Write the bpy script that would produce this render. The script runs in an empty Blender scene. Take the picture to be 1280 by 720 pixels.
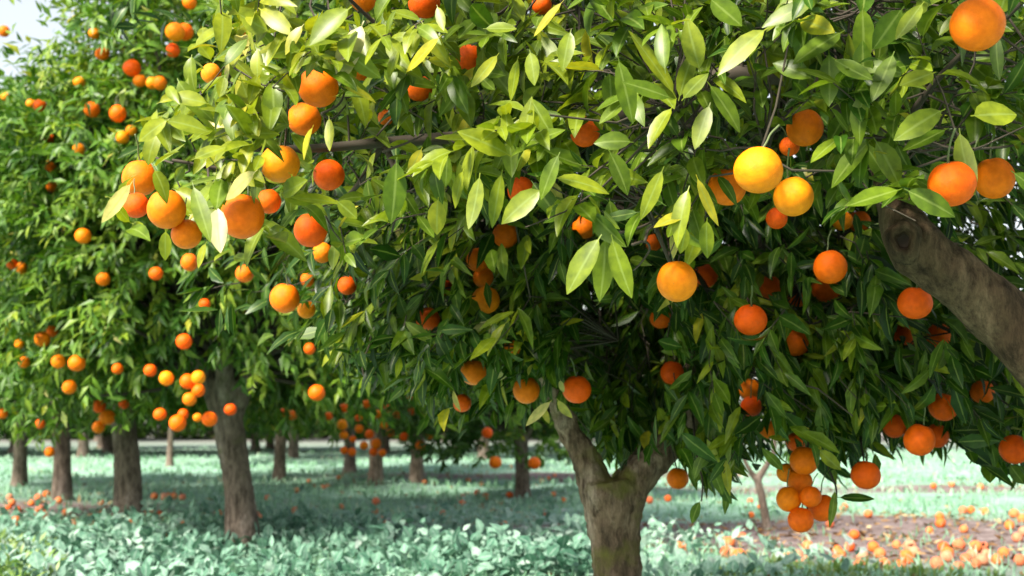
import bpy, math, random
import numpy as np
from mathutils import Vector

# ------------------------------------------------------------------ scene, camera, light
scene = bpy.context.scene
COL = scene.collection
rng = np.random.default_rng(11)
random.seed(11)

F_PX = 1600.0                    # focal length in photo pixels (1280 wide)
CAM_H = 0.85
HORIZON = 520.0
PITCH = math.atan((HORIZON - 360.0) / F_PX)
cam_data = bpy.data.cameras.new('camera')
cam = bpy.data.objects.new('camera', cam_data)
COL.objects.link(cam)
cam.location = (0, 0, CAM_H)
cam.rotation_euler = (math.pi / 2 + PITCH, 0, 0)
cam_data.sensor_width = 36.0
cam_data.lens = 36.0 * F_PX / 1280.0
cam_data.clip_start = 0.05
cam_data.clip_end = 3000.0
cam_data.dof.use_dof = True
cam_data.dof.focus_distance = 2.45
cam_data.dof.aperture_fstop = 5.6
scene.camera = cam

TO_SUN = Vector((-0.50, -0.54, 0.68)).normalized()
world = bpy.data.worlds.new('World')
scene.world = world
world.use_nodes = True
wn = world.node_tree
sky = wn.nodes.new('ShaderNodeTexSky')
sky.sky_type = 'NISHITA'
sky.sun_disc = False
sky.sun_elevation = math.asin(TO_SUN.z)
sky.sun_rotation = math.atan2(TO_SUN.x, TO_SUN.y)
sky.air_density = 1.2
sky.dust_density = 2.0
hsv = wn.nodes.new('ShaderNodeHueSaturation')           # thin white overcast
hsv.inputs['Saturation'].default_value = 0.35
wn.links.new(sky.outputs[0], hsv.inputs['Color'])
wn.links.new(hsv.outputs[0], wn.nodes['Background'].inputs[0])
wn.nodes['Background'].inputs[1].default_value = 0.085

sun_data = bpy.data.lights.new('sun', 'SUN')
sun_data.energy = 3.9
sun_data.angle = math.radians(12)
sun_data.color = (1.0, 0.93, 0.80)
sun = bpy.data.objects.new('sun', sun_data)
COL.objects.link(sun)
sun.location = (-6, -7, 9)
sun.rotation_euler = TO_SUN.to_track_quat('Z', 'Y').to_euler()

scene.view_settings.view_transform = 'Standard'
scene.view_settings.look = 'None'
scene.view_settings.gamma = 1.0
scene.view_settings.exposure = 1.68
scene.cycles.max_bounces = 6
scene.cycles.diffuse_bounces = 3
scene.cycles.glossy_bounces = 2
scene.cycles.transmission_bounces = 3
scene.cycles.caustics_reflective = False
scene.cycles.caustics_refractive = False

# ------------------------------------------------------------------ helpers
SP, CP = math.sin(PITCH), math.cos(PITCH)

def pt(x, y, d):
    """World point seen at photo pixel (x, y) at distance d along Y."""
    u, v = (x - 640.0) / F_PX, (360.0 - y) / F_PX
    fy, fz = CP - v * SP, SP + v * CP
    t = d / fy
    return np.array([u * t, d, CAM_H + fz * t])

def pts(x, y, d):
    u, v = (x - 640.0) / F_PX, (360.0 - y) / F_PX
    t = d / (CP - v * SP)
    return np.stack([u * t, d + 0 * t, CAM_H + (SP + v * CP) * t], -1)

def proj(p):
    """World points -> photo pixels and camera depth."""
    X, Y, Z = p[..., 0], p[..., 1], p[..., 2] - CAM_H
    dep = np.maximum(Y * CP + Z * SP, 1e-3)
    up = -Y * SP + Z * CP
    return 640.0 + F_PX * X / dep, 360.0 - F_PX * up / dep, dep

def on_ground(x, y):
    d = F_PX * CAM_H / max(y - HORIZON, 4)
    for _ in range(3):
        p = pt(x, y, d)
        d *= (CAM_H - gz(p[0], d)) / max(CAM_H - p[2], 1e-3)
    p = pt(x, y, d)
    return p[0], d

def gz(x, y):
    return 0.025 * np.sin(x * 1.3 + 0.5) * np.cos(y * 0.9) + 0.018 * np.sin(x * 3.1 + y * 2.3)

def soil_here(x, y):
    wob = .5 * np.sin(x * 1.9 + y * .7) + .35 * np.sin(x * 4.3 - y * 2.9) + .3 * np.cos(y * 3.7 + x * 1.1)
    patch = lambda cx, cy, rx, ry: np.exp(-(((x - cx) / rx) ** 2 + ((y - cy) / ry) ** 2) ** 2 * (1 + .5 * wob))
    m = np.maximum.reduce([patch(4.2, 9.0, 3.9, 1.7), patch(2.0, 10.2, 2.2, .5), .75 * patch(-5.6, 11.8, 2.6, 1.2), .8 * patch(.8, 18.2, 3.4, 1.1),
                           patch(-.2, 10.1, .9, .3), .7 * patch(5.0, 15.0, 3.6, .8)])
    return np.clip(m * (1 + .35 * wob) + .22 * np.clip(wob - .35, 0, 1), 0, 1)

def unit(a):
    return a / np.maximum(np.linalg.norm(a, axis=-1, keepdims=True), 1e-9)

def make_mesh(name, verts, quads, mat, attrs=None, smooth=True):
    me = bpy.data.meshes.new(name)
    v = np.ascontiguousarray(verts, dtype=np.float32)
    q = np.ascontiguousarray(quads, dtype=np.int32)
    me.vertices.add(len(v)); me.vertices.foreach_set('co', v.ravel())
    me.loops.add(q.size); me.loops.foreach_set('vertex_index', q.ravel())
    me.polygons.add(len(q))
    me.polygons.foreach_set('loop_start', np.arange(0, q.size, q.shape[1], dtype=np.int32))
    me.polygons.foreach_set('use_smooth', np.full(len(q), smooth, dtype=bool))
    for k, a in (attrs or {}).items():
        at = me.attributes.new(k, 'FLOAT', 'POINT')
        at.data.foreach_set('value', np.ascontiguousarray(a, dtype=np.float32).ravel())
    me.update(calc_edges=True)
    me.validate()
    if mat: me.materials.append(mat)
    return me

def obj(name, me, parent=None, loc=None):
    o = bpy.data.objects.new(name, me)
    COL.objects.link(o)
    if parent: o.parent = parent
    if loc is not None: o.location = [float(c) for c in loc]
    return o

def empty(name, loc):
    o = bpy.data.objects.new(name, None)
    COL.objects.link(o)
    o.empty_display_size = 0.1
    o.location = [float(c) for c in loc]
    return o

def tag(o, label=None, cat=None, group=None, kind=None):
    if label: o['label'] = label
    if cat: o['category'] = cat
    if group: o['group'] = group
    if kind: o['kind'] = kind
    return o

class Geo:
    """Collects quads."""
    def __init__(s): s.v, s.q, s.n, s.a = [], [], 0, {}
    def add(s, v, q, **attrs):
        v = np.asarray(v, float).reshape(-1, 3)
        s.v.append(v); s.q.append(np.asarray(q) + s.n); s.n += len(v)
        for k, a in attrs.items(): s.a.setdefault(k, []).append(np.asarray(a, float).ravel())
    def mesh(s, name, mat, origin=(0, 0, 0), smooth=True):
        return make_mesh(name, np.concatenate(s.v) - np.asarray(origin), np.concatenate(s.q), mat,
                         {k: np.concatenate(a) for k, a in s.a.items()}, smooth)

def spline(P, n):
    P = np.asarray(P, float)
    Q = np.vstack([2 * P[0] - P[1], P, 2 * P[-1] - P[-2]])
    out = []
    for i in range(len(P) - 1):
        a, b, c, d = Q[i:i + 4]
        for t in np.linspace(0, 1, n, endpoint=False):
            out.append(0.5 * (2 * b + (c - a) * t + (2 * a - 5 * b + 4 * c - d) * t * t + (3 * b - 3 * c + d - a) * t ** 3))
    out.append(P[-1])
    return np.array(out)

def tube(P, R, seg=10, n=6, cap=True, wob=0.0):
    """Tapered swept limb through points P with radii R."""
    S = spline(np.c_[np.asarray(P, float), R], n)
    C, r = S[:, :3], np.maximum(S[:, 3], 0.0008)
    T = unit(np.gradient(C, axis=0))
    ref = np.array([0.3, 1.0, 0.1]) if abs(T[0][1]) < 0.8 else np.array([1.0, 0.1, 0.2])
    e1 = unit(np.cross(T, ref)); e2 = np.cross(T, e1)
    a = np.linspace(0, 2 * np.pi, seg, endpoint=False)
    rr = r[:, None] * np.ones(seg)
    if wob:
        ph = rng.uniform(0, 6.28, 4)
        k = np.arange(len(C))[:, None]
        rr = rr * (1 + wob * (np.sin(2 * a + ph[0] + k * .35) * .6 + np.sin(3 * a + ph[1] - k * .5) * .5 + np.sin(5 * a + ph[2] + k * .21) * .35
                              + .5 * np.sin(k * .9 + ph[3])))
    V = C[:, None] + rr[..., None] * (np.cos(a)[None, :, None] * e1[:, None] + np.sin(a)[None, :, None] * e2[:, None])
    K = len(C)
    i = np.arange(K - 1)[:, None] * seg; j = np.arange(seg)[None]; j2 = (j + 1) % seg
    q = np.stack([i + j, i + j2, i + seg + j2, i + seg + j], -1).reshape(-1, 4)
    v = V.reshape(-1, 3)
    if cap and seg % 2 == 0:
        caps = []
        for o in (0, (K - 1) * seg):
            for m in range(seg // 2 - 1):
                f = [o + m, o + m + 1, o + seg - 2 - m, o + seg - 1 - m]
                caps.append(f if o else f[::-1])
        q = np.vstack([q, caps])
    return v, q

def sticks(A, B, ra, rb, sag=0.0):
    """Many thin three sided twigs at once, from A to B with a bend."""
    A, B = np.asarray(A), np.asarray(B)
    n = len(A)
    M = (A + B) / 2 + rng.normal(0, 1, (n, 3)) * np.linalg.norm(B - A, axis=1, keepdims=True) * 0.06
    M[:, 2] += sag * np.linalg.norm(B - A, axis=1)
    T = unit(B - A)
    e1 = unit(np.cross(T, np.array([0.31, 0.7, 0.64]))); e2 = np.cross(T, e1)
    a = np.array([0, 2.094, 4.189])
    ring = np.cos(a)[None, :, None] * e1[:, None] + np.sin(a)[None, :, None] * e2[:, None]
    V = np.stack([A[:, None] + ring * ra, M[:, None] + ring * (ra + rb) / 2, B[:, None] + ring * rb], 1).reshape(n, 9, 3)
    q = np.array([[k * 3 + j, k * 3 + (j + 1) % 3, k * 3 + 3 + (j + 1) % 3, k * 3 + 3 + j] for k in range(2) for j in range(3)])
    return V.reshape(-1, 3), (q[None] + (np.arange(n) * 9)[:, None, None]).reshape(-1, 4)

# ------------------------------------------------------------------ materials
def new_mat(name):
    m = bpy.data.materials.new(name)
    m.use_nodes = True
    nt = m.node_tree
    return m, nt, nt.nodes['Principled BSDF'], nt.nodes['Material Output']

def node(nt, t, **kw):
    n = nt.nodes.new(t)
    for k, v in kw.items():
        if k.startswith('i_'):
            n.inputs[k[2:].replace('_', ' ')].default_value = v
        else: setattr(n, k, v)
    return n

def ramp(nt, src, stops, interp='LINEAR'):
    r = nt.nodes.new('ShaderNodeValToRGB')
    r.color_ramp.interpolation = interp
    e = r.color_ramp.elements
    while len(e) < len(stops): e.new(0.5)
    for el, (p, c) in zip(e, stops):
        el.position = p
        el.color = (*c, 1) if len(c) == 3 else c
    if src is not None: nt.links.new(src, r.inputs[0])
    return r

def mix(nt, fac, a, b, blend='MIX'):
    m = nt.nodes.new('ShaderNodeMix')
    m.data_type = 'RGBA'; m.blend_type = blend
    for s, val in ((m.inputs[0], fac), (m.inputs[6], a), (m.inputs[7], b)):
        if isinstance(val, (int, float)): s.default_value = val
        elif isinstance(val, tuple): s.default_value = (*val, 1)
        else: nt.links.new(val, s)
    return m.outputs[2]

def leaf_material(name, stops, rib, trans, trans_gain, rough=0.36, spec=0.5):
    m, nt, b, out = new_mat(name)
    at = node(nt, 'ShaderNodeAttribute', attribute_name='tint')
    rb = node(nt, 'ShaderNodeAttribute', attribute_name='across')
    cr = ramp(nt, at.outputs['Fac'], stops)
    tc = node(nt, 'ShaderNodeTexCoord')
    nz = node(nt, 'ShaderNodeTexNoise', i_Scale=45.0, i_Detail=3.0)
    nt.links.new(tc.outputs['Object'], nz.inputs['Vector'])
    nr = ramp(nt, nz.outputs['Fac'], [(0.3, (.58, .62, .60)), (0.7, (1.26, 1.2, 1.1))])
    c1 = mix(nt, 1.0, cr.outputs[0], nr.outputs[0], 'MULTIPLY')
    rr = ramp(nt, rb.outputs['Fac'], [(0.03, (1, 1, 1)), (0.16, (0, 0, 0))])
    c2 = mix(nt, rr.outputs[0], c1, mix(nt, 0.55, c1, rib))
    nt.links.new(c2, b.inputs['Base Color'])
    b.inputs['Roughness'].default_value = rough
    b.inputs['Specular IOR Level'].default_value = spec
    tr = nt.nodes.new('ShaderNodeBsdfTranslucent')
    g = mix(nt, 1.0, c2, trans_gain, 'MULTIPLY')
    nt.links.new(g, tr.inputs['Color'])
    ms = nt.nodes.new('ShaderNodeMixShader')
    ms.inputs[0].default_value = trans
    nt.links.new(b.outputs[0], ms.inputs[1]); nt.links.new(tr.outputs[0], ms.inputs[2])
    nt.links.new(ms.outputs[0], out.inputs['Surface'])
    return m

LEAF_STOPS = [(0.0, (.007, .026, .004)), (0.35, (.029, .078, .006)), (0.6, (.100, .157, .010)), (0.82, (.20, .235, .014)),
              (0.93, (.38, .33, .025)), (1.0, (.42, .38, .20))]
leaf_mat = leaf_material('citrus_leaf', LEAF_STOPS, (.22, .28, .07), 0.27, (1.7, 1.7, 0.6), 0.36, 0.24)
FAR_STOPS = [(0.0, (.006, .028, .004)), (0.35, (.022, .080, .007)), (0.6, (.070, .160, .012)), (0.82, (.17, .25, .018)), (0.93, (.36, .34, .03)), (1.0, (.42, .38, .20))]
far_leaf_mat = leaf_material('citrus_leaf_far', FAR_STOPS, (.2, .3, .08), 0.22, (1.5, 1.6, 0.7), rough=0.45, spec=0.3)

def orange_material(name, stops, rough=0.42):
    m, nt, b, out = new_mat(name)
    oi = node(nt, 'ShaderNodeObjectInfo')
    cr = ramp(nt, oi.outputs['Random'], stops)
    tc = node(nt, 'ShaderNodeTexCoord')
    nz = node(nt, 'ShaderNodeTexNoise', i_Scale=2.6, i_Detail=6.0)
    nt.links.new(tc.outputs['Object'], nz.inputs['Vector'])
    nr = ramp(nt, nz.outputs['Fac'], [(0.32, (.86, .78, .7)), (0.68, (1.08, 1.12, 1.1))])
    c = mix(nt, 1.0, cr.outputs[0], nr.outputs[0], 'MULTIPLY')
    sn = node(nt, 'ShaderNodeTexNoise', i_Scale=4.2, i_Detail=7.0, i_Roughness=0.7)
    av = node(nt, 'ShaderNodeVectorMath', operation='ADD')      # each fruit its own scars
    nt.links.new(tc.outputs['Object'], av.inputs[0]); nt.links.new(oi.outputs['Location'], av.inputs[1])
    nt.links.new(av.outputs[0], sn.inputs['Vector']); nt.links.new(av.outputs[0], nz.inputs['Vector'])
    sr = ramp(nt, sn.outputs['Fac'], [(0.64, (0, 0, 0)), (0.74, (.6, .6, .6))])
    c = mix(nt, sr.outputs[0], c, (.34, .17, .04))
    nt.links.new(c, b.inputs['Base Color'])
    b.inputs['Roughness'].default_value = rough
    b.inputs['Specular IOR Level'].default_value = 0.16
    vo = node(nt, 'ShaderNodeTexVoronoi', i_Scale=34.0)
    nt.links.new(tc.outputs['Object'], vo.inputs['Vector'])
    bp = node(nt, 'ShaderNodeBump', i_Strength=0.5, i_Distance=0.0010)
    nt.links.new(vo.outputs['Distance'], bp.inputs['Height'])
    nt.links.new(bp.outputs[0], b.inputs['Normal'])
    return m

orange_mat = orange_material('orange_peel', [(0.0, (.86, .13, .002)), (0.5, (.88, .17, .003)), (1.0, (.90, .21, .004))])
red_shade_orange_mat = orange_material('red_shade_orange_peel', [(0.0, (.86, .09, .002)), (1.0, (.90, .145, .003))])  # redder peel; also puts the deeper tone of shaded fruit into the colour
gold_orange_mat = orange_material('golden_orange_peel', [(0.0, (.90, .23, .004)), (1.0, (.92, .28, .006))])
fallen_mat = orange_material('fallen_orange_peel', [(0.0, (.62, .20, .08)), (0.35, (.70, .18, .04)), (0.6, (.72, .10, .015)), (1.0, (.58, .27, .17))], 0.55)  # paler than hanging fruit: overexposed brightness put into the peel colour

def bark_material(name, dark, mid, light, moss, moss_at=0.62, scale=9.0):
    m, nt, b, out = new_mat(name)
    tc = node(nt, 'ShaderNodeTexCoord')
    mp = node(nt, 'ShaderNodeMapping')
    mp.inputs['Scale'].default_value = (1.0, 1.0, 0.32)
    nt.links.new(tc.outputs['Object'], mp.inputs['Vector'])
    n1 = node(nt, 'ShaderNodeTexNoise', i_Scale=scale, i_Detail=8.0, i_Roughness=0.7)
    n2 = node(nt, 'ShaderNodeTexNoise', i_Scale=scale * 5, i_Detail=8.0, i_Roughness=0.75)
    n3 = node(nt, 'ShaderNodeTexNoise', i_Scale=5.0, i_Detail=5.0)
    for n in (n1, n2): nt.links.new(mp.outputs[0], n.inputs['Vector'])
    nt.links.new(tc.outputs['Object'], n3.inputs['Vector'])
    c1 = ramp(nt, n1.outputs['Fac'], [(0.3, dark), (0.5, mid), (0.72, light)])
    r2 = ramp(nt, n2.outputs['Fac'], [(0.36, (.30, .27, .25)), (0.60, (1.3, 1.28, 1.25))])
    c2 = mix(nt, 1.0, c1.outputs[0], r2.outputs[0], 'MULTIPLY')
    mm = ramp(nt, n3.outputs['Fac'], [(moss_at - 0.05, (0, 0, 0)), (moss_at + 0.06, (1, 1, 1))])
    c3 = mix(nt, mm.outputs[0], c2, moss)
    nt.links.new(c3, b.inputs['Base Color'])
    b.inputs['Roughness'].default_value = 0.92
    b.inputs['Specular IOR Level'].default_value = 0.2
    ad = node(nt, 'ShaderNodeMath', operation='ADD')
    nt.links.new(n1.outputs['Fac'], ad.inputs[0]); nt.links.new(n2.outputs['Fac'], ad.inputs[1])
    bp = node(nt, 'ShaderNodeBump', i_Strength=1.0, i_Distance=0.02)
    nt.links.new(ad.outputs[0], bp.inputs['Height']); nt.links.new(bp.outputs[0], b.inputs['Normal'])
    return m

bark_mat = bark_material('mauve_bark', (.05, .033, .021), (.22, .145, .10), (.50, .38, .31), (.17, .155, .035), 0.585)
bough_mat = bark_material('shade_darkened_bough_bark', (.026, .016, .009), (.095, .060, .034), (.21, .145, .09), (.06, .055, .02), 0.66)  # brown bark, darkened so the bough's shade sits in the colour
far_bark_mat = bark_material('far_bark', (.10, .08, .06), (.19, .15, .12), (.30, .25, .22), (.12, .13, .05), 0.64, 6.0)
hole_mat, _nt, _b, _o = new_mat('dark_knot_wood')  # dark wood at the bottom of the knot
_b.inputs['Base Color'].default_value = (.035, .022, .015, 1); _b.inputs['Roughness'].default_value = 0.95
stalk_mat, _nt, _b, _o = new_mat('green_stalk')
_b.inputs['Base Color'].default_value = (.10, .13, .045, 1); _b.inputs['Roughness'].default_value = 0.6
twig_mat, _nt, _b, _o = new_mat('grey_twig')
_b.inputs['Base Color'].default_value = (.045, .034, .022, 1); _b.inputs['Roughness'].default_value = 0.85

# ------------------------------------------------------------------ ground
def ground_material():
    m, nt, b, out = new_mat('orchard_floor')
    tc = node(nt, 'ShaderNodeTexCoord')
    def noise(scale, detail=6.0, rough=0.6, sx=1.0, sy=1.0):
        mp = node(nt, 'ShaderNodeMapping')
        mp.inputs['Scale'].default_value = (sx, sy, 1)
        mp.inputs['Rotation'].default_value = (0, 0, 0.12)
        nt.links.new(tc.outputs['Object'], mp.inputs['Vector'])
        n = node(nt, 'ShaderNodeTexNoise', i_Scale=scale, i_Detail=detail, i_Roughness=rough)
        nt.links.new(mp.outputs[0], n.inputs['Vector'])
        return n.outputs['Fac']
    fine = noise(22.0, 8.0, 0.7)
    herb = ramp(nt, noise(2.2), [(0.32, (.15, .30, .20)), (0.5, (.26, .43, .33)), (0.7, (.37, .52, .45))])
    herb2 = mix(nt, 1.0, herb.outputs[0], ramp(nt, fine, [(0.32, (.45, .5, .45)), (0.65, (1.25, 1.25, 1.25))]).outputs[0], 'MULTIPLY')
    soil = ramp(nt, noise(7.0, 8.0, 0.7), [(0.3, (.09, .062, .055)), (0.55, (.21, .165, .16)), (0.75, (.36, .31, .30))])
    sep = node(nt, 'ShaderNodeSeparateXYZ'); nt.links.new(tc.outputs['Object'], sep.inputs[0])
    at = node(nt, 'ShaderNodeAttribute', attribute_name='soil')
    ad = node(nt, 'ShaderNodeMath', operation='MULTIPLY_ADD'); ad.inputs[1].default_value = 0.8
    nt.links.new(noise(3.5, 7.0, 0.7), ad.inputs[0]); nt.links.new(at.outputs['Fac'], ad.inputs[2])
    fac = ramp(nt, ad.outputs[0], [(0.45, (0, 0, 0)), (1.0, (1, 1, 1))]).outputs[0]
    c = mix(nt, fac, herb2, soil.outputs[0])
    far = node(nt, 'ShaderNodeMapRange'); far.inputs[1].default_value = 22; far.inputs[2].default_value = 45
    nt.links.new(sep.outputs['Y'], far.inputs[0])
    c = mix(nt, far.outputs[0], c, mix(nt, noise(0.25), (.13, .16, .13), (.20, .16, .16)))
    nt.links.new(c, b.inputs['Base Color'])
    b.inputs['Roughness'].default_value = 0.95
    b.inputs['Specular IOR Level'].default_value = 0.15
    bp = node(nt, 'ShaderNodeBump', i_Strength=0.8, i_Distance=0.03)
    nt.links.new(fine, bp.inputs['Height']); nt.links.new(bp.outputs[0], b.inputs['Normal'])
    return m

ax = np.concatenate([-np.geomspace(900, 16, 14), np.linspace(-15, 15, 121), np.geomspace(16, 900, 14)])
ay = np.concatenate([[-60, -20, -8], np.linspace(-4, 30, 137), np.geomspace(31, 1800, 18)])
GX, GY = np.meshgrid(ax, ay)
fade = np.clip((40 - np.hypot(GX, GY)) / 15, 0, 1)
gv = np.stack([GX, GY, gz(GX, GY) * fade], -1).reshape(-1, 3)
ny_, nx_ = GX.shape
ii, jj = np.meshgrid(np.arange(nx_ - 1), np.arange(ny_ - 1))
base = jj * nx_ + ii
gq = np.stack([base, base + 1, base + 1 + nx_, base + nx_], -1).reshape(-1, 4)
ground = obj('ground', make_mesh('ground', gv, gq, ground_material(), {'soil': soil_here(GX, GY) * fade}))
tag(ground, 'mint green weedy orchard floor with strips of mauve brown soil', kind='structure')

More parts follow.
